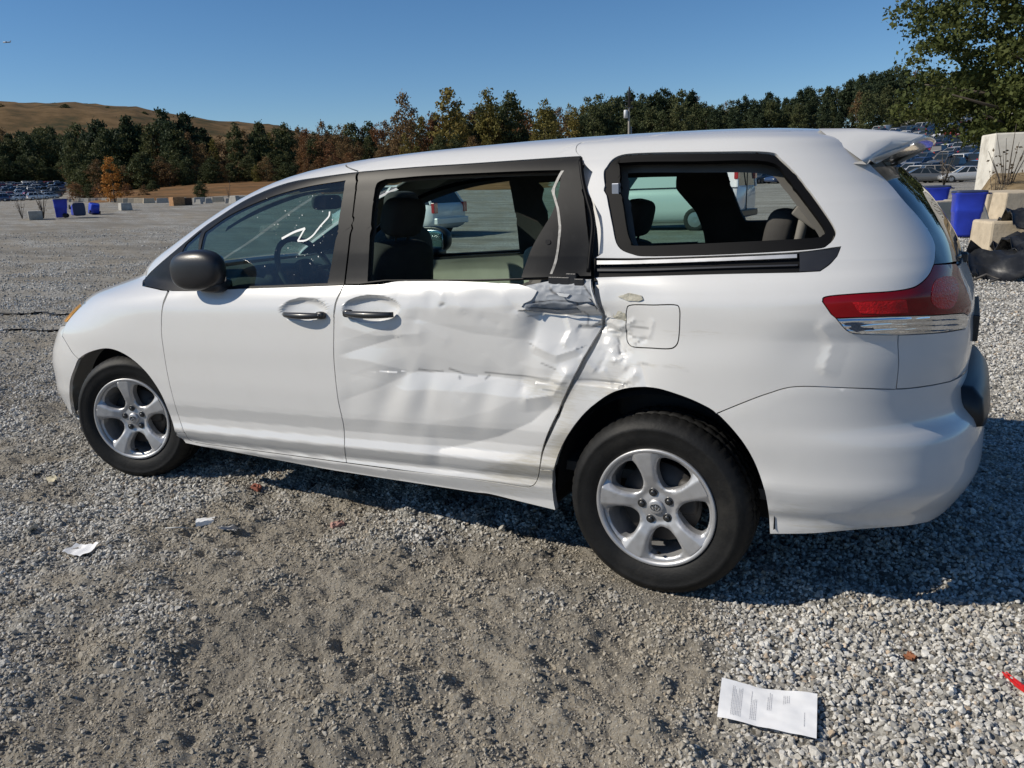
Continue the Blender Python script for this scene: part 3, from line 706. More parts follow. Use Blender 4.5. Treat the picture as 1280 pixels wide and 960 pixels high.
# curled flakes of paint hanging over the tear
for i, q in enumerate([[(700, 370), (716, 368), (731, 371), (737, 378), (720, 379), (708, 376)], [(716, 384), (731, 381), (740, 385), (739, 391), (720, 391)], [(655, 386), (690, 390), (720, 389), (719, 394), (690, 396), (662, 392)], [(696, 367), (712, 369), (708, 373), (699, 371)]]):
    panel('paint_flake', px(q, False), sd, PRIMER if i % 2 == 0 else PAINT, sp=.010, off=.004+.002*i, gap=0, flange=.004, rnd=0, disp=lambda u, v: dmg_sd(u, v)-.006*_vn(u/14, v/9, 31))
panel('filler_patch', px([(769, 372), (784, 367), (800, 370), (802, 375), (795, 378), (780, 377)], False), qp, FILLER, sp=.008, off=.003, gap=0, flange=.004, disp=lambda u, v: dmg(u, v)-.006*_vn(u/6, v/5, 41))
panel('filler_patch', px([(756, 396), (768, 390), (776, 394), (777, 403), (768, 405), (760, 401)], False), qp, FILLER, sp=.008, off=.003, gap=0, flange=.004, disp=lambda u, v: dmg(u, v)+.004*_vn(u/6, v/5, 43))

# ------------------------------------------------------------------ windows, trim and seals
FD_GL = px([(256, 289), (287, 268), (334, 247), (381, 233.5), (430, 225.5), (421, 280), (413, 325), (408, 353.5), (300, 357.5), (251, 359), (249.5, 315), (252, 300)], False)
FD_GL = join(px([(256, 289), (287, 268), (334, 247), (381, 233.5), (430, 225.5)]), px([(430, 225.5), (421, 280), (413, 325), (408, 353)]), px([(408, 353), (300, 357), (249, 358)]), px([(249, 358), (249.5, 315), (256, 289)], False))
FD_TRI = px([(232, 304.5), (251, 287.5), (245.5, 320), (240, 345), (222, 345), (228, 312)], False)
fd_frame = join(C_DLO, C_BP, C_BELT_F[::-1])
SD_OPEN = join(px([(459.5, 351), (461.5, 310), (465, 262), (469, 234)]), px([(469, 234), (472, 227.5), (480, 224)]), px([(480, 224), (530, 219.5), (600, 216), (660, 213.5), (699, 212.5)]), px([(700, 214), (697, 245), (693, 258), (688, 270), (677, 288), (665, 309.5), (656, 333), (652, 346)]), px([(652, 346.5), (590, 348), (482, 348.5)], False))
sd_frame = join(C_SD_LID, px([(725, 196), (727, 215), (732, 270), (736, 320), (737, 347)]), px([(737, 347), (652, 349), (590, 350.5), (482, 351), (447, 355), (430, 355)], False), C_BP[::-1])
SD_OPEN_R = join(px([(459.5, 351), (462, 310), (465, 262), (468.5, 232), (475, 225), (530, 219.5), (600, 216), (660, 213.5), (699, 212.5)], False), px([(712, 280), (716, 346)], False), px([(590, 348), (482, 348.5)], False))
CP_TRIM = join(px([(701.5, 198), (724.5, 197), (727, 215), (732, 270), (736, 320), (736.5, 346)]), px([(652, 347.5)], False), px([(652, 346), (656, 333), (665, 309.5), (677, 288), (688, 270), (694, 256), (699, 238), (701, 214)]))
CP_SEAM = join(px([(702, 214), (705.5, 214), (699, 260), (690, 343)], False), px([(687, 343), (696, 260)], False))
for s, p in (('L', fd), ('R', fdr)):
    f = panel('window_frame', [fd_frame, FD_GL, FD_TRI], p, GREY_TRIM, sp=.018, side=s, off=-.003, gap=.0025)
    panel('window_glass', FD_GL, p, GLASS, sp=.03, side=s, off=-.008, gap=-.008, flange=0)
    panel('vent_glass', FD_TRI, p, GLASS, sp=.03, side=s, off=-.008, gap=-.008, flange=0)
fl = panel('window_frame', [sd_frame, SD_OPEN], sd, GREY_TRIM, sp=.014, off=-.003, gap=.0025, disp=lambda u, v: gs(u, v, 735, 345, 30, 40, 0, .020))
panel('pillar_trim', CP_TRIM, sd, GREY_TRIM, sp=.012, off=.004, gap=.001, disp=lambda u, v: gs(u, v, 735, 345, 30, 40, 0, .020), flange=.01)
panel('trim_edge', CP_SEAM, sd, mat('scraped_trim_edge', (.30, .29, .27), .5, var=.4, vscale=60), sp=.012, off=.0065, gap=0, flange=.004, disp=lambda u, v: gs(u, v, 735, 345, 30, 40, 0, .020))
panel('trim_screw', px([(682.5, 300), (687.5, 300), (688.5, 304), (685, 306), (682, 304)]), sd, BLACK, sp=.01, off=.006, gap=0, flange=.002)
panel('window_frame', [sd_frame, SD_OPEN_R], sdr, GREY_TRIM, sp=.025, side='R', off=-.003, gap=.0025)
panel('window_glass', SD_OPEN_R, sdr, GLASS_GREEN, sp=.04, side='R', off=-.010, gap=-.008, flange=0)
panel('window_seal', [inset(Q_WIN, .001), Q_IN], qp, RUBBER, sp=.012, off=-.004, gap=.001, flange=.02, rnd=.006)
panel('window_seal', [inset(Q_WIN, .001), Q_IN], qpr, RUBBER, sp=.02, side='R', off=-.004, gap=.001, flange=.02, rnd=.006)
panel('window_glass', Q_IN, qpr, GLASS_CLEAR, sp=.05, side='R', off=-.012, gap=-.008, flange=0)
for s, p in (('L', qp), ('R', qpr)):
    panel('track_slot', inset(TRACK, -.004), p, RUBBER, sp=.02, side=s, off=-.022, gap=0, flange=0)
    panel('track_rail', join(px([(745, 325), (800, 324.5), (900, 321), (996, 316.5)]), px([(996, 321), (900, 325.5), (800, 329), (745, 330)])), p, CHROME if s == 'R' else mat('worn_track_metal', (.55, .54, .52), .35, .7, var=.2), sp=.015, side=s, off=-.006, gap=0, flange=.01)
    panel('track_lip', join(px([(745, 335), (800, 335), (900, 332), (997, 329)]), px([(997, 331), (900, 334), (800, 337.5), (745, 338)])), p, BLACK_TRIM, sp=.015, side=s, off=-.010, gap=0, flange=.01)
    panel('track_end_cap', join(px([(999, 316), (1050, 309.5)], False), px([(1046, 320), (1037, 329), (1025, 337.5)]), px([(999, 339)], False)), p, BLACK_TRIM, sp=.012, side=s, off=-.002, gap=0, flange=.015)
# loose weather strip and bent flange in the open gap behind the sliding door
wsp = [surf(*px1(u, v))[0] for u, v in [(726, 200), (729, 225), (735, 250), (740, 268), (741.5, 285), (739, 310), (736, 340)]]
MB().tube([Vector(p)+Vector((0, -.004, 0)) for p in cr(np.array(wsp), 6)], .008, 8).build('weather_strip', RUBBER, qp)
bl = join(px([(724, 177), (727.5, 178), (729, 197), (740, 214), (751, 268), (752, 316), (744, 318), (741, 280), (734, 245), (727, 205)], False))
panel('bent_flange', bl, qp, PAINT, sp=.014, off=-.012, gap=0, flange=.0, disp=lambda u, v: .02+.0*u)
bl2 = join(C_Q_F[::-1][:60], px([(736, 405), (736, 360)], False))
panel('door_edge_flange', px([(736, 350), (746, 350), (750, 372), (756, 392), (750, 412), (740, 434), (726, 456), (714, 478), (706, 500), (694, 520), (684, 545), (676, 568), (672, 566), (684, 534), (700, 498), (712, 470), (728, 434), (737, 412), (739, 392), (735, 372)], False), qp, PAINT, sp=.014, off=-.03, gap=0, flange=0, disp=lambda u, v: .016+dmg(u, v)*.8)
# latch parts in the tear under the pillar trim
mb = MB()
for u, v, w, h in ((697, 353, .045, .02), (712, 352, .022, .03), (722, 354, .02, .016)):
    p = surf(*px1(u, v))[0]; mb.box((p[0], p[1]+.03, p[2]), (w, .02, h), bev=.004)
mb.build('door_latch', PLASTIC, sd)

# ------------------------------------------------------------------ wheels
def ptin(u, v, y):
    d = ray(u, v); return CAM+d*((y-CAM[1])/d[1])
def wheel(name, loc, phase, steer=0., side=-1, detail=True):
    """rim face in the xz plane, outside towards -y (side=-1)"""
    n5 = 5; ro = .216
    loops = [np.array([(ro*math.cos(t), ro*math.sin(t)) for t in np.linspace(0, 2*math.pi, 120, endpoint=False)])]
    for k in range(n5):
        ph = R_(phase+36+72*k)
        pol = [(.197, -17), (.202, -12), (.204, 0), (.202, 12), (.197, 17), (.190, 20.5), (.168, 22.5), (.142, 22.8), (.116, 20.5), (.098, 16), (.086, 8.5), (.082, 0), (.086, -8.5), (.098, -16), (.116, -20.5), (.142, -22.8), (.168, -22.5), (.190, -20.5)]
        c = cr(np.array([(r*math.cos(ph+R_(a)), r*math.sin(ph+R_(a))) for r, a in pol]+[(pol[0][0]*math.cos(ph+R_(pol[0][1])), pol[0][0]*math.sin(ph+R_(pol[0][1])))]), 3)[:-1]
        loops.append(c)
    V2, F = tri_region(loops, .006)
    r = np.hypot(V2[:, 0], V2[:, 1]); th = np.arctan2(V2[:, 1], V2[:, 0])
    sp = np.abs((np.degrees(th)-phase+36) % 72-36)          # angle off the spoke's middle
    dep = np.interp(r, [0, .035, .06, .085, .12, .17, .20, .21], [.022, .022, .026, .018, .010, .004, .002, .001])
    sw = np.clip((r-.08)/.05, 0, 1)
    dep = dep+sw*.016*np.clip((sp-8.5)/8.5, 0, 1)-sw*.004        # spokes have a shallow flat face with raised edges
    bd = boundary(F); bs = np.zeros(len(V2)); bs[[i for e in bd for i in e]] = 1
    rb_ = np.where(r > .214, 0, 1); dep = dep+.007*bs*rb_
    V = [(x, -(-d), z) for (x, z), d in zip(V2, dep)]; Ff = [tuple(f) for f in F]; sm = [True]*len(Ff)
    ids = sorted({i for e in bd for i in e}); mp = {}
    for i in ids:
        mp[i] = (len(V), len(V)+1); x, y, z = V[i]; V += [(x, y, z), (x*(.985 if math.hypot(x, z) < .2 else 1), y+.035, z*(.985 if math.hypot(x, z) < .2 else 1))]
    for i, j in bd: Ff.append((mp[j][0], mp[i][0], mp[i][1], mp[j][1])); sm.append(True)
    k = len(V); mb = MB(); mb.V = [tuple(p) for p in V]; mb.F = Ff; mb.sm = sm; mb.mi = [0]*len(Ff)
    mb.lathe([(.214, .010), (.216, .000), (.222, -.004), (.229, -.006), (.233, -.003), (.233, .012), (.226, .020), (.212, .030), (.205, .06), (.202, .17)], 96)
    w = mb.build(name, ALLOY, van)
    w.location = loc; w.rotation_euler = (0, 0, steer if side < 0 else math.pi+steer)
    # tyre
    n = 240; prof = [(.222, .014, 0), (.234, .004, 0), (.246, -.004, 0), (.262, -.011, 0), (.285, -.016, 0), (.305, -.015, 0), (.308, -.0165, 0), (.318, -.012, 0), (.332, -.002, 0), (.342, .010, 1), (.350, .024, 1), (.3535, .042, 1), (.3545, .058, 1),
                     (.3465, .060, 0), (.3465, .070, 0), (.3555, .072, 2), (.357, .100, 2), (.3475, .102, 0), (.3475, .112, 0), (.357, .114, 2), (.3555, .142, 2), (.3465, .144, 0), (.3465, .154, 0), (.3545, .156, 1), (.350, .190, 1), (.335, .215, 0), (.300, .232, 0), (.26, .226, 0), (.222, .20, 0)]
    V = []; F = []; m = len(prof)
    for i in range(n):
        th = 2*math.pi*i/n
        for r, h, g in prof:
            if g == 1 and i % 4 == 0 and h > .02: r -= .004
            if g == 2 and i % 5 in (2,): r -= .005
            V.append((r*math.cos(th), h, r*math.sin(th)))
    for i in range(n):
        for j in range(m-1): F.append((i*m+j, i*m+j+1, ((i+1) % n)*m+j+1, ((i+1) % n)*m+j))
    V = [(x, y, max(z, -.349+.004*math.sin(x*70))) if z < -.33 else (x, y, z) for x, y, z in V]
    mesh_obj('tyre', V, F, TYRE, w)
    if detail:
        cap = MB(); cap.lathe([(.0, .010), (.022, .011), (.028, .013), (.031, .020), (.032, .03)], 28); cp = cap.build('centre_cap', ALLOY, w)
        em = MB()
        for (cx, cz, rx, rz) in ((0, 0, .0185, .0125), (0, .0, .006, .0120), (0, .0055, .0115, .0062)):
            em.tube([(cx+rx*math.cos(t), .0095, cz+rz*math.sin(t)) for t in np.linspace(0, 2*math.pi, 25)], .0014, 6, cap=False)
        em.build('emblem', NUT, w)
        for q in range(5):
            a = R_(phase+72*q); nb = MB()
            x, z = .0572*math.cos(a), .0572*math.sin(a)
            nb.lathe([(.0, .012), (.007, .012), (.0095, .014), (.0095, .03)], 6, c=(x, 0, z)); nb.lathe([(.0095, .024), (.0165, .0195), (.0165, .03)], 16, c=(x, 0, z)); nb.build('lug_nut', NUT, w)
        vs = MB(); a = R_(phase+36+72*3-8); vs.tube([(.188*math.cos(a), .02, .188*math.sin(a)), (.176*math.cos(a), .0, .176*math.sin(a))], .0055, 8); vs.build('valve_stem', RUBBER, w)
    bd_ = MB(); bd_.lathe([(.05, .075), (.155, .075), (.155, .10), (.05, .10)], 48); bd_.lathe([(.0, .05), (.07, .055), (.075, .08)], 24)
    bd_.sup((.115*math.cos(R_(20)), .085, .115*math.sin(R_(20))), (.04, .04, .07), .5, .5)
    bd_.build('brake_disc', STEEL, w)
    return w
WZ = .343
wheel('wheel', (0, -.962, WZ), 31, R_(0)); tagw = None
wheel('wheel', (-3.03, -.955, WZ), 24, R_(18))
wheel('wheel', (0, .962, WZ), 10, 0, 1, False); wheel('wheel', (-3.03, .955, WZ), 50, R_(18), 1, False)
# wheel wells, underbody
for cx, sgn in ((0, -1), (-3.03, -1), (0, 1), (-3.03, 1)):
    mb = MB(); V = []; F = []; n = 26
    for i in range(n+1):
        th = R_(-4+188*i/n)
        for r, y in ((.425, .915), (.44, .88), (.445, .62)): V.append((cx+r*math.cos(th), sgn*y, WZ+.005+r*math.sin(th)))
    for i in range(n):
        for j in range(2): F.append((i*3+j, i*3+j+1, i*3+j+4, i*3+j+3))
    k = len(V); V.append((cx, sgn*.62, WZ))
    for i in range(n): F.append((i*3+2, k, i*3+5))
    mb.add(V, F).build('wheel_well', BLACK, van)
mb = MB(); mb.box((-1.5, 0, .255), (1.02, .86, .035), bev=.01); mb.box((-1.55, 0, .27), (2.0, .60, .05), bev=.01); mb.box((.55, 0, .40), (.28, .68, .05), bev=.01)
mb.box((-3.62, 0, .30), (.20, .62, .04), bev=.01); mb.tube([(-2.9, .2, .2), (-1, .25, .2), (.3, .3, .24), (.70, .35, .30)], .035, 10)
mb.build('underbody', BLACK, van)
# ------------------------------------------------------------------ spoiler, step pad, wiper, rear details
V = []; F = []; ns = 41
for i in range(ns):
    s = -1+2*i/(ns-1); k = abs(s); y = .618*s
    e = sstep(np.array(k), .60, 1.0).item()
    f = sstep(np.array(k), .80, 1.0).item()
    fx = .405+.035*k+.175*f; fz = 1.703-.010*k**2-.128*f
    tx = .790-.02*k*k-.13*f*f; tz = 1.664-.010*k*k-.070*f*f
    ux = .640-.02*f; uz = 1.590-.02*f
    pts = [(fx, fz), (fx+(tx-fx)*.35, fz+(tz-fz)*.30+.006), (fx+(tx-fx)*.7, fz+(tz-fz)*.66+.006), (tx-.008, tz+.002), (tx, tz-.008), (tx-.012, tz-.018), (tx-.06, tz-.035+.01*f), (ux, uz+.01), (ux-.06, uz)]
    for q, (x, z) in enumerate(pts): V.append((x, y*(1-(.0, .07, .16, .24, .25, .24, .18, .06, .0)[q]*k**2), z))
m = 9
for i in range(ns-1):
    for j in range(m-1): F.append((i*m+j, (i+1)*m+j, (i+1)*m+j+1, i*m+j+1))
F.append(tuple(range(m))); F.append(tuple(range((ns-1)*m, ns*m))[::-1])
mesh_obj('spoiler', V, F, PAINT, van)
mb = MB(); V = []; F = []
for i in range(25):
    y = -.44+.88*i/24; k = abs(y)/.44; x0 = 1.030-.030*k**3
    for x, z in ((x0-.07, .80-.02*k**3), (x0-.005, .795-.02*k**3), (x0+.030, .74), (x0+.042, .66), (x0+.036, .60+.04*k**3), (x0-.04, .58+.05*k**3)): V.append((x, y, z))
for i in range(24):
    for j in range(5): F.append((i*6+j, (i+1)*6+j, (i+1)*6+j+1, i*6+j+1))
F += [tuple(range(6)), tuple(range(144, 150))[::-1]]
mb.add(V, F).build('step_pad', PLASTIC, rb)
mb = MB(); mb.tube([(.90, .05, 1.24), (.915, -.15, 1.22), (.90, -.36, 1.235)], .008, 8); mb.box((.925, .04, 1.20), (.02, .03, .02), bev=.008); mb.build('rear_wiper', BLACK_TRIM, van)
mb = MB(); mb.box((.990, 0, .965), (.012, .26, .05), bev=.004); mb.build('number_plate_recess', PLASTIC, tg)
# ------------------------------------------------------------------ mirror, handles
def mirror(s, pd):
    """folded in: the convex shell faces outwards, the glass lies against the window"""
    a, b = ptin(208, 338, -1.04), ptin(266, 338, -1.04); c = Vector(((a[0]+b[0])/2, s*.985, (a[2]+b[2])/2-.005)); L = (b[0]-a[0])/2
    mb = MB(); mb.sup((0, 0, 0), (L, .075, .098), .72, .66, None, 40, 24); out = []
    for q in mb.V:
        x, y, z = q; t = x/L
        z *= 1-.16*max(0, t)**2-.10*max(0, -t)**3; z += .008*t; y *= 1-.25*max(0, t)
        if y > .035: y = .035+(y-.035)*.15
        out.append((c.x+x, c.y+(y if s < 0 else -y), c.z+z))
    mb.V = out
    mm = mb.build('mirror', PLASTIC, van)
    g = MB(); g.sup((c.x, c.y-s*.046, c.z), (L*.82, .006, .075), .4, .45, None, 24, 10); g.build('mirror_glass', CHROME, mm)
    k = MB(); k.sup((c.x+L*.35, s*.945, c.z-.075), (.07, .07, .035), .6, .6); k.build('mirror_arm', PLASTIC, mm)
mirror(-1, fd); mirror(1, fdr)
def handle(name, u0, v0, u1, v1, dep, parent, lock=False):
    a = surf(*px1(u0, v0))[0]; b = surf(*px1(u1, v1))[0]; mb = MB(); n = 14; pts = []; rr = []
    for i in range(n+1):
        t = i/n; p = a+(b-a)*t; bow = math.sin(math.pi*t)
        pts.append((p[0], p[1]-.010-.034*bow**.6+dep, p[2])); rr.append(.0115+.004*bow)
    mb.tube(pts, rr, 12); q = [(x, (y-pts[0][1])*1.0+pts[0][1], z) for x, y, z in mb.V]; mb.V = q
    e = b if lock else a
    mb.sup((e[0]+(-.018 if lock else .018), e[1]-.012, e[2]), (.024, .016, .017), .6, .7)
    if lock: mb.lathe([(0, -.020), (.006, -.020), (.008, -.016), (.009, 0)], 14, c=(e[0]-.016, e[1]-.012, e[2]), mi=0)
    mb.build(name, BLACK_TRIM, parent)
handle('door_handle', 357, 392.5, 407, 394, .004, fd, True)
handle('door_handle', 433, 391, 493, 393, .004, sd)
for p, x0 in ((fdr, -1.78), (sdr, -1.35)):
    mb = MB(); mb.tube([(x0, .985, 1.0), (x0+.03, 1.01, 1.003), (x0+.15, 1.01, 1.006), (x0+.18, .985, 1.008)], .011, 10); mb.build('door_handle', BLACK_TRIM, p)

# ------------------------------------------------------------------ interior
belt_o = join(cut(C_BELT_F, 210, 363, 428, 356), px([(430, 354), (482, 350), (590, 349), (652, 348), (720, 347)], False))
low_trim = join(px([(208, 368)], False), cut(C_BELT_F, 215, 363, 428, 356), px([(482, 351), (590, 350), (652, 349), (738, 347), (800, 345), (900, 342), (1010, 339), (1060, 340), (1080, 420)], False), px([(960, 490), (880, 500), (816, 480), (740, 500), (690, 560), (660, 595), (537, 585), (432, 570), (300, 552), (240, 540), (212, 470)], False))
up_trim = join(C_DLO[20:], px([(580, 206), (700, 198), (760, 188), (960, 184), (1040, 215), (1100, 290), (1080, 345)], False), px([(1010, 338), (900, 341), (800, 344), (738, 346), (652, 348), (590, 349.5), (482, 350), (430, 355), (300, 360), (240, 362)], False))
SD_IN = inset(SD_OPEN_R, .012)
SD_IN_L = inset(SD_OPEN, .004)
for s in 'LR':
    panel('door_trim', low_trim, van, INT_BEIGE if s == 'R' else INT_GREY, sp=.035, side=s, off=-.17 if s == 'L' else -.06, gap=0, flange=0)
    panel('pillar_lining', [up_trim, inset(FD_GL, -.004), SD_IN if s == 'R' else inset(SD_IN_L, -.02), inset(Q_IN, .01)], van, INT_DARK if s == 'R' else INT_GREY, sp=.035, side=s, off=-.055 if s == 'R' else -.07, gap=0, flange=.0)
pil_in = inset(pillar, .012)
for s in 'LR': panel('pillar_lining', pil_in, van, INT_GREY, sp=.04, side=s, off=-.026, gap=0, flange=0)
head = np.array([(A0+.0, 1.50), (-3.4, 1.48), (-2.9, 1.46), (-2, 1.47), (-.5, 1.475), (.4, 1.46), (.9, 1.42), (1.2, 1.42), (A3, 1.42), (A3, VV[-1]), (A0, VV[-1])])
panel('headliner', head, van, HEADLINER, sp=.05, side='S', off=-.045, gap=0, flange=0)
mb = MB(); mb.box((-1.1, 0, .40), (1.6, .80, .02)); mb.box((.45, 0, .46), (.30, .66, .02)); mb.build('cabin_floor', INT_GREY, van)
mb = MB(); mb.sup((-2.62, 0, .93), (.42, .84, .20), .45, .25, None, 40, 14); mb.sup((-2.35, -.38, 1.09), (.16, .22, .07), .5, .5); mb.sup((-2.2, 0, .80), (.22, .16, .22), .4, .4); mb.build('dashboard', INT_DARK, van)
mb = MB(); mb.box((-3.2, 0, .6), (.35, .6, .2)); mb.build('engine_bay', BLACK, van)
mb = MB(); Rm = Matrix.Rotation(R_(62), 3, 'Y'); cst = Vector((-2.16, -.40, 1.13))
mb.tube([cst+Rm@Vector((.185*math.cos(t), .185*math.sin(t), 0)) for t in np.linspace(0, 2*math.pi, 41)], .015, 10, cap=False)
mb.sup(cst, (.06, .06, .03), .6, .6, Rm)
for t in (0, math.pi, math.pi*1.5): mb.tube([cst, cst+Rm@Vector((.18*math.cos(t+math.pi/2), .18*math.sin(t+math.pi/2), 0))], .013, 8)
mb.tube([cst, cst+Vector((-.25, 0, -.1))], .03, 8); mb.build('steering_wheel', INT_DARK, van)
def seat(x, y, w=.26, back=.66, tilt=16, mt=INT_DARK, z0=.62):
    mb = MB(); Rb = Matrix.Rotation(R_(tilt), 3, 'Y')
    mb.sup((x-.05, y, z0-.02), (.27, w, .10), .45, .4, Matrix.Rotation(R_(6), 3, 'Y'))
    o = Vector((x+.20, y, z0+.02)); mb.sup(o+Rb@Vector((0, 0, back*.5)), (.085, w, back*.52), .42, .5, Rb, 28, 20)
    mb.sup(o+Rb@Vector((-.05, -w*.82, back*.45)), (.06, .045, back*.36), .5, .6, Rb); mb.sup(o+Rb@Vector((-.05, w*.82, back*.45)), (.06, .045, back*.36), .5, .6, Rb)
    mb.box((x, y, z0-.16), (.20, w*.7, .06), bev=.02)
    s = mb.build('seat', mt, van)
    h = MB(); h.sup(o+Rb@Vector((-.01, 0, back+.13)), (.06, .135, .095), .55, .55, Rb, 24, 14); h.tube([o+Rb@Vector((0, -.05, back-.05)), o+Rb@Vector((0, -.05, back+.1))], .007, 6); h.tube([o+Rb@Vector((0, .05, back-.05)), o+Rb@Vector((0, .05, back+.1))], .007, 6)
    h.build('headrest', mt, s)
seat(-1.90, -.40); seat(-2.34, .40, tilt=4)
for y in (-.40, .42): seat(-.95, y, .24, .60, 14)
for y in (-.45, 0, .45): seat(.02, y, .22, .52, 10, z0=.66)
mb = MB(); mb.sup((-2.33, 0, 1.475), (.02, .12, .042), .5, .5); mb.tube([(-2.33, 0, 1.50), (-2.40, 0, 1.53)], .01, 6); mb.build('interior_mirror', INT_DARK, van)
for y in (-.40, .40):
    mb = MB(); mb.sup((-1.92, y, 1.57), (.09, .20, .012), .5, .4, Matrix.Rotation(R_(-22), 3, 'Y')); mb.build('sun_visor', INT_GREY, van)
mb = MB(); mb.tube([(-1.06, .70, 1.56), (-1.0, .70, 1.545), (-.84, .70, 1.545), (-.78, .70, 1.565)], .012, 8); mb.build('grab_handle', INT_GREY, van)
# far door armrest, third-row side panel and seat belt buckle
mb = MB(); mb.sup((-1.05, .80, 1.02), (.42, .05, .16), .35, .4, None, 28, 14); mb.build('armrest', INT_BEIGE, van)
p = ptin(1005, 272, -.72); q = ptin(985, 300, -.70)
mb = MB(); mb.box((p[0]+.01, p[1], p[2]), (.05, .02, .018), Matrix.Rotation(R_(35), 3, 'Y').to_3x3(), bev=.006); mb.tube([p, (p[0]-.02, p[1]+.02, p[2]-.10), (q[0]+.02, q[1], q[2]-.05)], .018, 6); mb.build('seat_belt', mat('belt_webbing', (.14, .13, .11), .8, var=.2), van)
mb = MB(); mb.sup((.58, -.70, 1.16), (.10, .06, .16), .5, .5); mb.build('cargo_side_trim', INT_GREY, van)
p0 = ptin(771, 225, -.80)
mb = MB()
for u, v in ((770.5, 238), (770.5, 255), (773, 275), (776, 292)):
    p = ptin(u, v, -.80); mb.box((p[0], p[1], p[2]), (.014, .012, .026), bev=.003)
mb.build('window_bracket', mat('bracket_steel', (.30, .32, .36), .4, .6, var=.2), qp)
# white paint-marker strokes on the driver's window
MARK = mat('white_marker_paint', (.8, .8, .78), .7)
def stroke(pts, w):
    P = [Vector(surf(*px1(*q))[0]) for q in cr(np.array(pts, float), 5)]; mb = MB(); V = []; F = []
    for i, p in enumerate(P):
        t = (P[min(i+1, len(P)-1)]-P[max(i-1, 0)]).normalized(); n = Vector((0, -1, .33)).normalized(); s_ = t.cross(n).normalized()*w
        V += [p+s_+n*-.0055, p-s_+n*-.0055]
    for i in range(len(P)-1): F.append((2*i, 2*i+1, 2*i+3, 2*i+2))
    return V, F
mb = MB()
for pts, w in (([(351, 298), (366, 290), (380, 285)], .0055), ([(380, 285), (375, 294), (371, 301)], .0045), ([(371, 301), (381, 300), (390, 294), (397, 285), (404, 277), (410, 270), (411, 264)], .0042)):
    mb.add(*stroke(pts, w))
mb.build('marker_scrawl', MARK, fd)
mb = MB()
for i in range(70):
    u = random.gauss(385, 28); v = random.gauss(285, 34)
    if not (270 < u < 418 and 236 < v < 345): continue
    p = Vector(surf(*px1(u, v))[0]); r = random.uniform(.0012, .004)
    mb.add([p+Vector((r*math.cos(k*1.26), .0055, r*math.sin(k*1.26)*random.uniform(.4, 1.2))) for k in range(5)], [(0, 1, 2, 3, 4)])
mb.build('glass_spots', MARK, fd)['kind'] = 'stuff'

# ------------------------------------------------------------------ terrain: one sheet of gravel that reaches the horizon
def az_of(u): d = ray(u, 228); return math.atan2(d[0], d[1])
T_D = np.array([0, 6, 12, 25, 40, 54, 75, 100, 150, 230, 300, 500, 900, 3000.])
T_COL = [(-900, [0, 0, 0, 0, .1, .3, .6, 1.0, 1.8, 4.0, 7, 14, 20, 20]), (0, [0, 0, 0, .0, .25, .5, .85, 1.0, 1.1, 2.0, 5.6, 15, 24, 24]),
         (300, [0, 0, 0, 0, .2, .45, .75, 1.0, 2.0, 4.6, 7.5, 14, 20, 20]), (640, [0, 0, 0, 0, .1, .2, .5, .8, 1.9, 4.5, 7, 14, 20, 20]),
         (1000, [0, 0, 0, .05, .1, .25, .4, .7, 3.5, 9.5, 14, 22, 30, 30]), (1120, [0, 0, 0, .05, .12, .25, .35, .6, 4.4, 11.2, 16, 24, 32, 32]), (1280, [0, 0, 0, .05, .12, .25, .35, .6, 4.6, 11.8, 17, 26, 34, 34]), (2200, [0, 0, 0, .05, .1, .2, .3, .5, 3, 8, 12, 20, 30, 30])]
T_AZ = np.array([az_of(c[0]) for c in T_COL]); T_Z = np.array([c[1] for c in T_COL], float)
def terrain(x, y):
    x = np.asarray(x, float); y = np.asarray(y, float); dx, dy = x-CAM[0], y-CAM[1]; D = np.hypot(dx, dy); az = np.arctan2(dx, dy)
    az = np.clip(az, T_AZ[0], T_AZ[-1])
    k = np.clip(np.searchsorted(T_AZ, az)-1, 0, len(T_AZ)-2); t = (az-T_AZ[k])/(T_AZ[k+1]-T_AZ[k]); t = t*t*(3-2*t)
    j = np.clip(np.searchsorted(T_D, D)-1, 0, len(T_D)-2); s = np.clip((D-T_D[j])/(T_D[j+1]-T_D[j]), 0, 1)
    f = lambda kk: T_Z[kk, j]+(T_Z[kk, j+1]-T_Z[kk, j])*s
    z = f(k)*(1-t)+f(k+1)*t
    return z
def fbm(x, y, seed, o=4):
    r = 0; a = .5; f = 1
    for i in range(o): r = r+a*(_vn(x*f+17*i, y*f+5*i, seed+i)-.5); a *= .5; f *= 2.03
    return r
def dirt_map(x, y):
    """1 = bare packed dirt, 0 = clean loose gravel"""
    d = .5+1.3*fbm(x/.9+4, y/.65, 60)+1.1*fbm(x/.28, y/.24, 70, 3)
    # a churned dirt patch before the sliding door, clean gravel towards the rear corner
    d = d+.03+.30*np.exp(-(((x+.95)/.95)**2+((y+1.75)/.62)**2))+.14*np.exp(-(((x+.15)/.5)**2+((y+1.62)/.45)**2))-.48*sstep(x+.22*(y+1.5), .12, .70)
    d = d-.25*np.exp(-(((x+2.0)/1.2)**2+((y+1.0)/.3)**2))
    return np.clip(d, 0, 1)
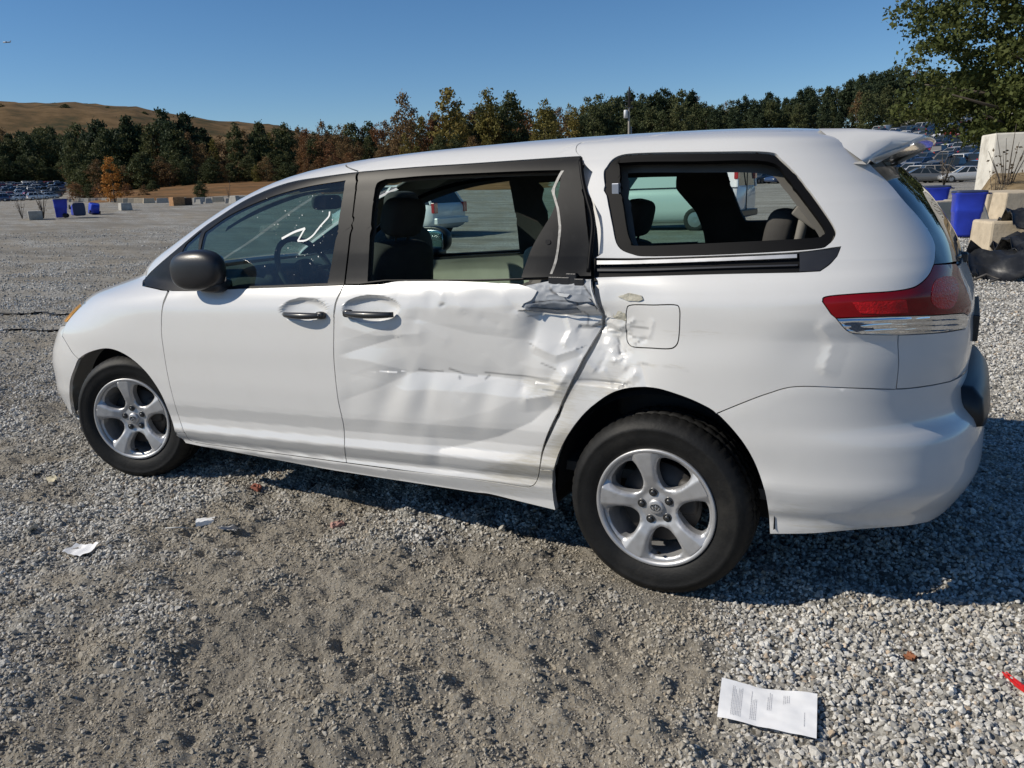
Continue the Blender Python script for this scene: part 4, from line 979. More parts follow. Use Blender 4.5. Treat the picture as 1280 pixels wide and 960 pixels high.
def relief(x, y):
    D = np.hypot(x-CAM[0], y-CAM[1]); near = np.clip((16-D)/9, 0, 1)
    dm = dirt_map(x, y)
    h = .070*fbm(x/1.3, y/1.0, 11)+.135*fbm(x/.30, y/.22, 23)*(.40+.60*dm)+.085*np.abs(fbm(x/.11, y/.085, 31, 3))*(.25+.75*dm)+.040*fbm(x/.055, y/.05, 37, 2)
    h = h-.016*dm
    wh = np.minimum(np.hypot((x-0)/.30, (y+.86)/.20), np.hypot((x+3.03)/.30, (y+.86)/.20)); pad = np.clip(wh-.6, 0, 1)
    far = .10*fbm(x/9, y/7, 83)*np.clip((D-7)/12, 0, 1)+.05*np.abs(fbm(x/2.4, y/.55, 91, 3))*np.clip((D-6)/6, 0, 1)*np.clip((60-D)/40, 0, 1)
    return (h*near+far)*pad-.004
def zground(x, y): return terrain(x, y)+relief(x, y)
az0 = math.atan2(FW[0], FW[1])
azs = np.concatenate([np.arange(-180, -46, 4.), np.arange(-46, 46, .24), np.arange(46, 180, 4.)])
azs = np.radians(azs)+az0
rad = np.concatenate([[.4, .8], np.geomspace(1.15, 13, 400), np.geomspace(13.4, 3000, 110)])
AZ, RR = np.meshgrid(azs, rad); GX = CAM[0]+RR*np.sin(AZ); GY = CAM[1]+RR*np.cos(AZ); GZ = zground(GX, GY)
na, nr = len(azs), len(rad)
idx = np.arange(na*nr).reshape(nr, na)
Fq = np.stack([idx[:-1, :], np.roll(idx, -1, 1)[:-1, :], np.roll(idx, -1, 1)[1:, :], idx[1:, :]], -1).reshape(-1, 4)[:, ::-1]
me = bpy.data.meshes.new('ground')
co = np.stack([GX, GY, GZ], -1).reshape(-1, 3)
co = np.concatenate([co, [[CAM[0], CAM[1], 0]]])
me.vertices.add(len(co)); me.vertices.foreach_set('co', co.ravel())
nf = len(Fq); tri0 = np.stack([np.full(na, len(co)-1), np.roll(idx[0], -1), idx[0]], -1)
me.loops.add(nf*4+na*3); me.loops.foreach_set('vertex_index', np.concatenate([Fq.ravel(), tri0.ravel()]).astype(np.int32))
me.polygons.add(nf+na); me.polygons.foreach_set('loop_start', np.concatenate([np.arange(nf)*4, nf*4+np.arange(na)*3]).astype(np.int32))
me.polygons.foreach_set('use_smooth', np.ones(nf+na, bool))
at = me.attributes.new('dirt', 'FLOAT', 'POINT')
dv = np.concatenate([dirt_map(GX, GY).ravel(), [0]])
at.data.foreach_set('value', dv.astype(np.float32))
me.update(); me.validate()
ground = bpy.data.objects.new('ground', me); COL.objects.link(ground); tag(ground, kind='structure')
def ground_mat():
    m, n, l, b = new_mat('gravel_ground'); b.inputs['Roughness'].default_value = .95; b.inputs['Specular IOR Level'].default_value = .2
    geo = n.new('ShaderNodeNewGeometry')
    def noise(s, d=6, r=.6):
        t = n.new('ShaderNodeTexNoise'); t.inputs['Scale'].default_value = s; t.inputs['Detail'].default_value = d; t.inputs['Roughness'].default_value = r
        l.new(geo.outputs['Position'], t.inputs['Vector']); return t.outputs[0]
    def rng_(i, a, b_, c=0, d=1):
        r = n.new('ShaderNodeMapRange'); r.inputs[1].default_value = a; r.inputs[2].default_value = b_; r.inputs[3].default_value = c; r.inputs[4].default_value = d; l.new(i, r.inputs[0]); return r.outputs[0]
    def mix(f, a, b_):
        x = n.new('ShaderNodeMix'); x.data_type = 'RGBA'; l.new(f, x.inputs[0])
        for v, i in ((a, 6), (b_, 7)):
            if isinstance(v, tuple): x.inputs[i].default_value = (*v, 1)
            else: l.new(v, x.inputs[i])
        return x.outputs[2]
    at = n.new('ShaderNodeAttribute'); at.attribute_name = 'dirt'
    # stones too small or too far to build: voronoi cells, each its own grey
    vo = n.new('ShaderNodeTexVoronoi'); vo.inputs['Scale'].default_value = 46; l.new(geo.outputs['Position'], vo.inputs['Vector'])
    sep = n.new('ShaderNodeSeparateColor'); l.new(vo.outputs['Color'], sep.inputs[0])
    vo2 = n.new('ShaderNodeTexVoronoi'); vo2.inputs['Scale'].default_value = 20; l.new(geo.outputs['Position'], vo2.inputs['Vector'])
    sep2 = n.new('ShaderNodeSeparateColor'); l.new(vo2.outputs['Color'], sep2.inputs[0])
    stone = mix(sep.outputs[0], (.13, .123, .108), (.44, .425, .385))  # greys darkened too, painting shade into the gaps between loose stones
    stone = mix(rng_(sep2.outputs[0], .6, .9, 0, .6), stone, (.54, .525, .485))
    dirt = mix(rng_(noise(9, 8, .75), .3, .7), (.15, .127, .094), (.37, .325, .255))
    dirt = mix(rng_(noise(130, 3), .45, .7), dirt, (.36, .345, .31))
    col = mix(rng_(at.outputs['Fac'], .35, .75), stone, dirt)
    col = mix(rng_(noise(.55, 5), .48, .62, 0, .45), col, (.20, .182, .155))
    mpg = n.new('ShaderNodeMapping'); mpg.inputs['Scale'].default_value = (.16, .55, 1); mpg.inputs['Rotation'].default_value = (0, 0, R_(-28)); l.new(geo.outputs['Position'], mpg.inputs[0])
    ts = n.new('ShaderNodeTexNoise'); ts.inputs['Scale'].default_value = 1; ts.inputs['Detail'].default_value = 10; ts.inputs['Roughness'].default_value = .72; l.new(mpg.outputs[0], ts.inputs['Vector'])
    streak = mix(rng_(ts.outputs[0], .44, .60, 0, .75), col, (.17, .155, .13))
    l.new(streak, b.inputs['Base Color'])
    bp = n.new('ShaderNodeBump'); bp.inputs['Strength'].default_value = .9; bp.inputs['Distance'].default_value = .012
    l.new(vo.outputs['Distance'], bp.inputs['Height']); bp.invert = True
    bp2 = n.new('ShaderNodeBump'); bp2.inputs['Strength'].default_value = .7; bp2.inputs['Distance'].default_value = .02; l.new(noise(70, 6, .7), bp2.inputs['Height']); l.new(bp.outputs[0], bp2.inputs['Normal'])
    l.new(bp2.outputs[0], b.inputs['Normal'])
    return m
me.materials.append(ground_mat())

# loose stones: points with size and turn, stone shapes made and scattered by geometry nodes
def scatter():
    P = []; S = []; Dm = []
    # ring by ring: complete near the camera, thinning out with distance; a second pass of fine chips fills the packed dirt
    for r0, r1, dens, smin, smax, fine in ((1.2, 3.2, 7600, .0044, .0125, 0), (3.2, 5.5, 5200, .005, .0130, 0), (5.5, 9, 2500, .006, .015, 0), (9, 15, 700, .009, .019, 0), (15, 24, 170, .012, .024, 0), (24, 40, 30, .015, .03, 0),
                                           (1.2, 3.4, 9000, .0022, .0055, 1), (3.4, 5.5, 5000, .003, .006, 1), (5.5, 8, 1800, .004, .007, 1)):
        ar = R_(82)/2*(r1*r1-r0*r0); n = int(ar*dens)
        r = np.sqrt(rng.uniform(r0*r0, r1*r1, n)); a = az0+rng.uniform(-R_(41), R_(41), n)
        x = CAM[0]+r*np.sin(a); y = CAM[1]+r*np.cos(a)
        hu = proj(np.stack([x, y, 0*x], -1)); keep = ~((y > .2) & (hu[:, 0] > 250) & (hu[:, 0] < 1120)); x, y = x[keep], y[keep]
        dm = dirt_map(x, y); clump = _vn(x/.16+3, y/.14, 77); q = rng.random(len(x))
        keep = (q < np.clip(1.10-1.02*dm+1.1*(clump-.5)*(.4+.6*dm), .06, 1)) if not fine else (q < np.clip(.25+1.0*dm+.5*(clump-.5), .1, 1))
        x, y, dm = x[keep], y[keep], dm[keep]; sz = smin+(smax-smin)*rng.beta(1.5, 3.0, len(x))
        sz *= 1-.25*dm; big = rng.random(len(x)) < .010; sz[big] *= 1.5
        P.append(np.stack([x, y, zground(x, y)+sz*rng.uniform(-.1, 1.0-.45*dm, len(x))], -1)); S.append(sz); Dm.append(dm)
    return np.concatenate(P), np.concatenate(S), np.concatenate(Dm)
SP, SS, SD = scatter()
me = bpy.data.meshes.new('gravel'); me.vertices.add(len(SP)); me.vertices.foreach_set('co', SP.ravel())
a = me.attributes.new('size', 'FLOAT', 'POINT'); a.data.foreach_set('value', SS.astype(np.float32))
a = me.attributes.new('soil', 'FLOAT', 'POINT'); a.data.foreach_set('value', SD.astype(np.float32))
a = me.attributes.new('turn', 'FLOAT_VECTOR', 'POINT'); a.data.foreach_set('vector', np.stack([rng.normal(0, .35, len(SP)), rng.normal(0, .35, len(SP)), rng.uniform(0, 6.28, len(SP))], -1).astype(np.float32).ravel())
gravel = bpy.data.objects.new('gravel', me); COL.objects.link(gravel); tag(gravel, 'loose grey crushed gravel covering the lot', 'gravel', kind='stuff')
def stone_mat():
    m, n, l, b = new_mat('gravel_stone'); b.inputs['Roughness'].default_value = .9; b.inputs['Specular IOR Level'].default_value = .25
    oi = n.new('ShaderNodeObjectInfo'); rp = n.new('ShaderNodeValToRGB'); e = rp.color_ramp.elements
    cols = [(0, (.19, .18, .162)), (.15, (.30, .288, .262)), (.45, (.45, .437, .405)), (.75, (.58, .565, .53)), (.93, (.68, .665, .62)), (.96, (.46, .36, .26)), (1., (.22, .20, .175))]
    e[0].position, e[0].color = 0, (*cols[0][1], 1); e[1].position, e[1].color = 1, (*cols[-1][1], 1)
    for p, c in cols[1:-1]: q = e.new(p); q.color = (*c, 1)
    l.new(oi.outputs['Random'], rp.inputs[0])
    geo = n.new('ShaderNodeNewGeometry'); t = n.new('ShaderNodeTexNoise'); t.inputs['Scale'].default_value = 160; t.inputs['Detail'].default_value = 4; l.new(geo.outputs['Position'], t.inputs['Vector'])
    r = n.new('ShaderNodeMapRange'); r.inputs[1].default_value = .3; r.inputs[2].default_value = .7; r.inputs[3].default_value = .78; r.inputs[4].default_value = 1.15; l.new(t.outputs[0], r.inputs[0])
    # dusty brown bloom in patches
    t2 = n.new('ShaderNodeTexNoise'); t2.inputs['Scale'].default_value = 1.6; t2.inputs['Detail'].default_value = 5; l.new(geo.outputs['Position'], t2.inputs['Vector'])
    r2 = n.new('ShaderNodeMapRange'); r2.inputs[1].default_value = .44; r2.inputs[2].default_value = .62; r2.inputs[4].default_value = .2; l.new(t2.outputs[0], r2.inputs[0])
    mx = n.new('ShaderNodeMix'); mx.data_type = 'RGBA'; mx.inputs[7].default_value = (.31, .27, .205, 1); at = n.new('ShaderNodeAttribute'); at.attribute_type = 'INSTANCER'; at.attribute_name = 'soil'; r5 = n.new('ShaderNodeMapRange'); r5.inputs[1].default_value = .25; r5.inputs[2].default_value = .8; r5.inputs[4].default_value = .75; l.new(at.outputs['Fac'], r5.inputs[0]); mxx = n.new('ShaderNodeMath'); mxx.operation = 'MAXIMUM'; l.new(r5.outputs[0], mxx.inputs[0]); l.new(r2.outputs[0], mxx.inputs[1]); l.new(mxx.outputs[0], mx.inputs[0]); l.new(rp.outputs[0], mx.inputs[6])
    m2 = n.new('ShaderNodeMix'); m2.data_type = 'RGBA'; m2.blend_type = 'MULTIPLY'; m2.inputs[0].default_value = 1; l.new(mx.outputs[2], m2.inputs[6]); l.new(r.outputs[0], m2.inputs[7])
    l.new(m2.outputs[2], b.inputs['Base Color']); return m
STONE = stone_mat(); me.materials.append(STONE)
def stone_nodes():
    ng = bpy.data.node_groups.new('scatter_stones', 'GeometryNodeTree')
    ng.interface.new_socket('Geometry', in_out='INPUT', socket_type='NodeSocketGeometry'); ng.interface.new_socket('Geometry', in_out='OUTPUT', socket_type='NodeSocketGeometry')
    N = ng.nodes; L = ng.links; gi = N.new('NodeGroupInput'); go = N.new('NodeGroupOutput')
    inst = N.new('GeometryNodeGeometryToInstance')
    for k in range(10):
        ic = N.new('GeometryNodeMeshIcoSphere'); ic.inputs['Radius'].default_value = 1; ic.inputs['Subdivisions'].default_value = 3 if k < 5 else 2
        pos = N.new('GeometryNodeInputPosition')
        # cut the sphere by random planes: broken faces of crushed rock
        cur = pos.outputs[0]; rr = random.Random(100+k)
        for q in range(9):
            d = Vector((rr.gauss(0, 1), rr.gauss(0, 1), rr.gauss(0, 1))).normalized(); off = rr.uniform(.42, .72)
            dot = N.new('ShaderNodeVectorMath'); dot.operation = 'DOT_PRODUCT'; dot.inputs[1].default_value = d; L.new(cur, dot.inputs[0])
            sb = N.new('ShaderNodeMath'); sb.operation = 'SUBTRACT'; sb.inputs[1].default_value = off; L.new(dot.outputs['Value'], sb.inputs[0])
            mx = N.new('ShaderNodeMath'); mx.operation = 'MAXIMUM'; mx.inputs[1].default_value = 0; L.new(sb.outputs[0], mx.inputs[0])
            sc = N.new('ShaderNodeVectorMath'); sc.operation = 'SCALE'; sc.inputs[0].default_value = d; L.new(mx.outputs[0], sc.inputs['Scale'])
            su = N.new('ShaderNodeVectorMath'); su.operation = 'SUBTRACT'; L.new(cur, su.inputs[0]); L.new(sc.outputs[0], su.inputs[1]); cur = su.outputs[0]
        ml = N.new('ShaderNodeVectorMath'); ml.operation = 'MULTIPLY'; ml.inputs[1].default_value = (1.35*rr.uniform(.85, 1.2), 1.2*rr.uniform(.8, 1.2), rr.uniform(.75, 1.1)); L.new(cur, ml.inputs[0])
        sp = N.new('GeometryNodeSetPosition'); L.new(ic.outputs['Mesh'], sp.inputs['Geometry']); L.new(ml.outputs[0], sp.inputs['Position'])
        L.new(sp.outputs[0], inst.inputs[0])
    sm = N.new('GeometryNodeSetMaterial'); sm.inputs['Material'].default_value = STONE
    mp = N.new('GeometryNodeMeshToPoints'); L.new(gi.outputs[0], mp.inputs[0])
    ip = N.new('GeometryNodeInstanceOnPoints'); L.new(mp.outputs[0], ip.inputs['Points']); L.new(inst.outputs[0], ip.inputs['Instance']); ip.inputs['Pick Instance'].default_value = True
    ri = N.new('FunctionNodeRandomValue'); ri.data_type = 'INT'; ri.inputs['Min'].default_value if False else None
    for s_ in ri.inputs:
        if s_.name == 'Min' and s_.type == 'INT': s_.default_value = 0
        if s_.name == 'Max' and s_.type == 'INT': s_.default_value = 9
    oi = [o for o in ri.outputs if o.type == 'INT'][0]; L.new(oi, ip.inputs['Instance Index'])
    a1 = N.new('GeometryNodeInputNamedAttribute'); a1.data_type = 'FLOAT'; a1.inputs['Name'].default_value = 'size'
    a2 = N.new('GeometryNodeInputNamedAttribute'); a2.data_type = 'FLOAT_VECTOR'; a2.inputs['Name'].default_value = 'turn'
    er = N.new('FunctionNodeEulerToRotation'); L.new([o for o in a2.outputs if o.name == 'Attribute'][0], er.inputs[0]); L.new(er.outputs[0], ip.inputs['Rotation'])
    L.new([o for o in a1.outputs if o.name == 'Attribute'][0], ip.inputs['Scale'])
    L.new(ip.outputs[0], sm.inputs[0]); L.new(sm.outputs[0], go.inputs[0])
    return ng
md = gravel.modifiers.new('scatter', 'NODES'); md.node_group = stone_nodes()
print('stones', len(SP))

# ------------------------------------------------------------------ far setting: hill, field
def ground_at(u, D):
    """point on the terrain in the direction of picture column u, D metres out"""
    az = az_of(u); x = CAM[0]+D*math.sin(az); y = CAM[1]+D*math.cos(az); return np.array([x, y, float(terrain(x, y))])
def horizon_v(u):
    az = az_of(u); return proj(CAM+np.array([math.sin(az), math.cos(az), 0])*1000)[1]
def z_at(u, v, D):
    """height at which row v is seen, D metres out in column u"""
    az = az_of(u); p = CAM+np.array([math.sin(az), math.cos(az), 0])*D
    lo, hi = -50., 400.
    for _ in range(40):
        m = (lo+hi)/2
        if proj(np.array([p[0], p[1], m]))[1] > v: lo = m
        else: hi = m
    return (lo+hi)/2
cu = np.array([-700, -300, -100, 0, 60, 120, 180, 200, 240, 290, 340, 400, 470, 600, 760.]); cvv = np.array([150, 136, 131, 132, 133.5, 135, 138, 143, 150, 155, 160, 172, 185, 205, 225.])
V = []; F = []; us = np.linspace(-700, 760, 120); ds = np.linspace(0, 1, 26)
for u in us:
    top = z_at(u, np.interp(u, cu, cvv), 640)
    for d in ds:
        D = 330+430*d; az = az_of(u); base = float(terrain(CAM[0]+D*math.sin(az), CAM[1]+D*math.cos(az)))
        t = d/.72; hgt = (math.sin(min(t, 1)*math.pi/2)**1.3) if t < 1 else 1-.35*(t-1)
        z = base-3+(top-base+3)*hgt+1.2*fbm(np.array(u/25.), np.array(d*9.), 5).item()*4*hgt
        V.append((CAM[0]+D*math.sin(az), CAM[1]+D*math.cos(az), z))
m = len(ds)
for i in range(len(us)-1):
    for j in range(m-1): F.append((i*m+j, i*m+j+1, (i+1)*m+j+1, (i+1)*m+j)[::-1])
def grass_mat(name, c1, c2, c3, s=.05):
    mm, n, l, b = new_mat(name); b.inputs['Roughness'].default_value = 1; b.inputs['Specular IOR Level'].default_value = .1
    g = n.new('ShaderNodeNewGeometry'); t = n.new('ShaderNodeTexNoise'); t.inputs['Scale'].default_value = s; t.inputs['Detail'].default_value = 9; t.inputs['Roughness'].default_value = .68; l.new(g.outputs['Position'], t.inputs['Vector'])
    r = n.new('ShaderNodeValToRGB'); e = r.color_ramp.elements; e[0].position, e[0].color = .34, (*c1, 1); e[1].position, e[1].color = .66, (*c3, 1); q = e.new(.5); q.color = (*c2, 1)
    l.new(t.outputs[0], r.inputs[0]); l.new(r.outputs[0], b.inputs['Base Color']); return mm
hill = mesh_obj('hill', V, F, grass_mat('hill_grass', (.030, .036, .016), (.12, .076, .034), (.20, .128, .062), .05)); tag(hill, kind='structure')
HILLTOP = [(uu, z_at(uu, np.interp(uu, cu, cvv), 640)) for uu in list(np.linspace(-60, 330, 16))+[83, 90, 104, 150, 192, 300]]
# field of dry orange grass before the left wood
V = []; F = []; us = np.linspace(95, 700, 90); ds = np.geomspace(112, 290, 34)
for i, u in enumerate(us):
    for j, D in enumerate(ds):
        p = ground_at(u, D+6*math.sin(u/37.)); e = min(i, j, len(us)-1-i, 6)/6
        V.append((p[0], p[1], p[2]-.3+.75*e+.5*abs(fbm(np.array(p[0]/6.), np.array(p[1]/6.), 44).item())))
m = len(ds)
for i in range(len(us)-1):
    for j in range(m-1): F.append((i*m+j, i*m+j+1, (i+1)*m+j+1, (i+1)*m+j)[::-1])
fld = mesh_obj('field', V, F, grass_mat('dry_field_grass', (.075, .060, .03), (.17, .088, .035), (.235, .135, .06), .22)); tag(fld, kind='structure')
# ------------------------------------------------------------------ trees
def leaf_mat(name, c, var=.35):
    m, n, l, b = new_mat(name); b.inputs['Roughness'].default_value = .7; b.inputs['Specular IOR Level'].default_value = .2
    oi = n.new('ShaderNodeObjectInfo'); at = n.new('ShaderNodeAttribute'); at.attribute_name = 'tone'
    ad = n.new('ShaderNodeMath'); ad.operation = 'MULTIPLY_ADD'; ad.inputs[1].default_value = .45; l.new(oi.outputs['Random'], ad.inputs[0]); 
    mu = n.new('ShaderNodeMath'); mu.operation = 'MULTIPLY'; mu.inputs[1].default_value = .6; l.new(at.outputs['Fac'], mu.inputs[0]); l.new(mu.outputs[0], ad.inputs[2])
    r = n.new('ShaderNodeValToRGB'); e = r.color_ramp.elements; e[0].position = 0; e[0].color = (*c[0], 1); e[1].position = 1; e[1].color = (*c[2], 1); q = e.new(.5); q.color = (*c[1], 1)
    l.new(ad.outputs[0], r.inputs[0]); l.new(r.outputs[0], b.inputs['Base Color'])
    tr = n.new('ShaderNodeBsdfTranslucent'); l.new(r.outputs[0], tr.inputs[0]); mx = n.new('ShaderNodeMixShader'); mx.inputs[0].default_value = .25
    l.new(b.outputs[0], mx.inputs[1]); l.new(tr.outputs[0], mx.inputs[2]); l.new(mx.outputs[0], n['Material Output'].inputs[0])
    return m
BARK = mat('bark', (.085, .07, .055), .95, var=.35, vscale=2, bump=.4, bscale=6)
LEAF = dict(pine=leaf_mat('pine_needles', ((.022, .034, .018), (.040, .058, .028), (.066, .080, .036))),
            evergreen=leaf_mat('evergreen_leaves', ((.038, .050, .022), (.066, .080, .031), (.105, .105, .042))),
            brown=leaf_mat('brown_autumn_leaves', ((.10, .062, .030), (.165, .102, .045), (.21, .155, .07))),
            rust=leaf_mat('rust_autumn_leaves', ((.11, .050, .025), (.18, .085, .036), (.22, .13, .055))),
            yellow=leaf_mat('yellow_autumn_leaves', ((.085, .082, .024), (.16, .138, .036), (.23, .17, .05))),
            orange=leaf_mat('orange_autumn_leaves', ((.30, .13, .03), (.44, .20, .045), (.52, .27, .07))),
            shade=leaf_mat('shade_tree_leaves', ((.036, .050, .015), (.075, .092, .026), (.135, .135, .042))),
            dry=leaf_mat('dry_twigs', ((.09, .065, .04), (.14, .10, .06), (.17, .13, .07))))
def crown_mesh(name, shape, n_cl, n_leaf, leaf, spread, seed, mt, droop=0.):
    """leaf cards in clumps; shape(t) gives the crown radius at height t (0..1 of the tree height), None outside"""
    rg = np.random.default_rng(seed); C_ = []
    while len(C_) < n_cl:
        t = rg.uniform(shape[0][0], shape[-1][0]); R = np.interp(t, [s[0] for s in shape], [s[1] for s in shape]); a = rg.uniform(0, 6.283)
        lob = 1+.28*math.sin(a*3+seed)*math.sin(t*9+seed)+.15*math.sin(a*5-seed*2)
        if rg.random() > (R/max(s[1] for s in shape))+.12: continue
        r = R*lob*math.sqrt(rg.uniform(.12, 1)); C_.append((r*math.cos(a), r*math.sin(a), t-droop*r))
    C_ = np.array(C_); k = len(C_)
    P = np.repeat(C_, n_leaf, 0)+rg.normal(0, 1, (k*n_leaf, 3))*np.array([spread, spread, spread*.62])
    tone = np.repeat(rg.random(k), n_leaf)*.7+rg.random(k*n_leaf)*.3
    N = rg.normal(0, 1, (len(P), 3)); N[:, 2] += .5; N /= np.linalg.norm(N, axis=1)[:, None]
    A = np.cross(N, rg.normal(0, 1, (len(P), 3))); A /= np.linalg.norm(A, axis=1)[:, None]; B = np.cross(N, A)
    s = leaf*rg.uniform(.55, 1.35, (len(P), 1))
    V = np.stack([P-A*s, P-B*s*.6, P+A*s*1.1, P+B*s*.6], 1).reshape(-1, 3)
    me = bpy.data.meshes.new(name); me.vertices.add(len(V)); me.vertices.foreach_set('co', V.ravel())
    q = len(P); me.loops.add(q*4); me.loops.foreach_set('vertex_index', np.arange(q*4, dtype=np.int32)); me.polygons.add(q); me.polygons.foreach_set('loop_start', np.arange(q, dtype=np.int32)*4)
    at = me.attributes.new('tone', 'FLOAT', 'POINT'); at.data.foreach_set('value', np.repeat(tone, 4).astype(np.float32)); me.materials.append(mt); me.update(); me.validate()
    return me
def trunk_mesh(name, h, r, seed, limbs=7, spread=.2, lo=.4, rise=.1):
    rg = random.Random(seed); mb = MB(); pts = [(rg.gauss(0, .004)*i, rg.gauss(0, .004)*i, h*i/6-.01) for i in range(7)]
    mb.tube(pts, [r*(1-.72*i/6) for i in range(7)], 7)
    for k in range(limbs):
        t = lo+(.92-lo)*k/limbs; a = rg.uniform(0, 6.28); L = spread*rg.uniform(.6, 1.1)*(1.1-t*.6); z = h*t
        mb.tube([(0, 0, z), (L*.5*math.cos(a), L*.5*math.sin(a), z+rise*.4), (L*math.cos(a), L*math.sin(a), z+rise)], [r*.42, r*.28, r*.10], 5)
    me = bpy.data.meshes.new(name); me.from_pydata([tuple(p) for p in mb.V], [], mb.F); me.polygons.foreach_set('use_smooth', [True]*len(me.polygons)); me.materials.append(BARK); return me
TV = {}
def add_variant(kind, k, shape, ncl, nl, leaf, spread, tr, droop=0., limbs=7, lo=.4, ls=.2):
    mt = LEAF[kind]; TV.setdefault(kind, []).append((crown_mesh('crown', shape, ncl, nl, leaf, spread, 11*k+len(kind), mt, droop), trunk_mesh('trunk', .94, tr, k, limbs, ls, lo)))
for k in range(4):
    add_variant('pine', k, [(.34, .05), (.45, .12+.02*k), (.62, .17), (.80, .14), (.93, .08), (1.0, .02)], 120, 30, .022, .034, .012, lo=.35, ls=.15)
    add_variant('evergreen', k+5, [(.08, .16), (.3, .26), (.55, .27), (.78, .20), (.92, .10), (1, .03)], 130, 32, .022, .040, .014, lo=.2)
for k in range(3):
    add_variant('brown', k+9, [(.10, .10), (.3, .20), (.55, .23), (.78, .18), (.93, .09), (1, .02)], 95, 26, .019, .038, .013, lo=.2)
    add_variant('rust', k+13, [(.06, .14), (.3, .24), (.55, .25), (.78, .18), (.93, .08), (1, .02)], 95, 26, .019, .038, .013, lo=.2)
    add_variant('yellow', k+17, [(.12, .10), (.3, .18), (.52, .20), (.75, .13), (.90, .07), (1, .015)], 95, 26, .019, .034, .012, lo=.2)
add_variant('orange', 23, [(.10, .16), (.3, .24), (.5, .20), (.72, .12), (.88, .07), (1, .02)], 80, 26, .020, .032, .016, lo=.15)
TREEN = dict(pine='pine_tree', evergreen='evergreen_tree', brown='autumn_tree', rust='autumn_tree', yellow='yellowing_tree', orange='orange_tree')
TREEL = dict(pine='dark green pine', evergreen='dense olive green tree', brown='brown leaved autumn tree',
             rust='rust red autumn tree', yellow='yellow green autumn tree')
def tree(kind, u, D, vtop, wide=1.0, label=None, group=True, name=None, k=None, zoff=-.3):
    if u < 92 and D > 200: D += 118
    p = ground_at(u, D); z0 = p[2]+zoff; H = max(2., (z_at(u, vtop, D)-z0)/(.97 if u < 400 else .91))
    cm, tm = TV[kind][random.randrange(len(TV[kind])) if k is None else k]
    o = empty(name or TREEN[kind], (p[0], p[1], z0), random.uniform(0, 6.28)); o.scale = (H*wide*.66, H*wide*.66, H)
    for nm, me in (('crown', cm), ('trunk', tm)):
        c = bpy.data.objects.new(nm, me); COL.objects.link(c); c.parent = o
    where = 'behind the far left car rows' if u < 95 else 'behind the dry orange field' if u < 370 else 'in the autumn coloured wood' if u < 720 else 'in the dark wood behind the utility pole' if u < 890 else 'above the far car slope'
    tag(o, label or TREEL[kind]+' '+where, 'tree', None if (label or not group) else 'trees of the woodline')
    return o
tu = np.array([-140, 0, 60, 100, 150, 190, 215, 250, 280, 310, 345, 365, 400, 450, 500, 560, 650, 700, 770, 860, 885, 930, 1000, 1050, 1100, 1150, 1165, 1260, 1400])
tv = np.array([158, 160, 164, 161, 159, 155, 151, 158, 170, 166, 162, 165, 161, 158, 152, 144, 140, 137, 125, 120, 132, 127, 118, 108, 92, 91, 95, 104, 104])
rs = random.Random(5)
def kind_at(u):
    r = rs.random()
    if u < 240: return 'pine' if r < .70 else ('evergreen' if r < .86 else 'brown')
    if u < 370: return 'evergreen' if r < .40 else ('pine' if r < .55 else ('yellow' if r < .72 else 'brown'))
    if u < 500: return 'brown' if r < .55 else ('rust' if r < .82 else ('yellow' if r < .92 else 'evergreen'))
    if u < 730: return 'yellow' if r < .34 else ('brown' if r < .55 else ('rust' if r < .66 else ('evergreen' if r < .86 else 'pine')))
    return 'pine' if r < .62 else ('evergreen' if r < .96 else 'brown')
u = -50.
while u < 1290:                                   # back row
    vt = np.interp(u, tu, tv); D = rs.uniform(255, 285) if u < 720 else rs.uniform(265, 330)
    k = kind_at(u); tree(k, u, D, vt+rs.uniform(-2, 9), rs.uniform(1.0, 1.35)); u += rs.uniform(7, 12)
u = -50.
while u < 1290:                                   # front row, lower
    vt = np.interp(u, tu, tv); hv = 228 if u < 720 else 190; D = rs.uniform(225, 250) if u < 720 else rs.uniform(238, 262)
    k = kind_at(u); k = 'evergreen' if (k == 'pine' and rs.random() < .7) else k
    fr = rs.uniform(.14, .52) if u > 240 else rs.uniform(.05, .35)
    tree(k, u, D, vt+(hv-vt)*fr, rs.uniform(1.1, 1.6)); u += rs.uniform(8.5, 14)
u = -50.
while u < 1290:                                   # understorey that closes the foot of the wood
    vt = np.interp(u, tu, tv); hv = 228 if u < 720 else 185; D = rs.uniform(208, 224) if u < 720 else rs.uniform(236, 244)
    k = kind_at(u); k = 'evergreen' if k == 'pine' else k
    tree(k, u, D, vt+(hv-vt)*rs.uniform(.50, .78), rs.uniform(1.7, 2.4)); u += rs.uniform(9, 14) if not 470 < u < 1085 else 40
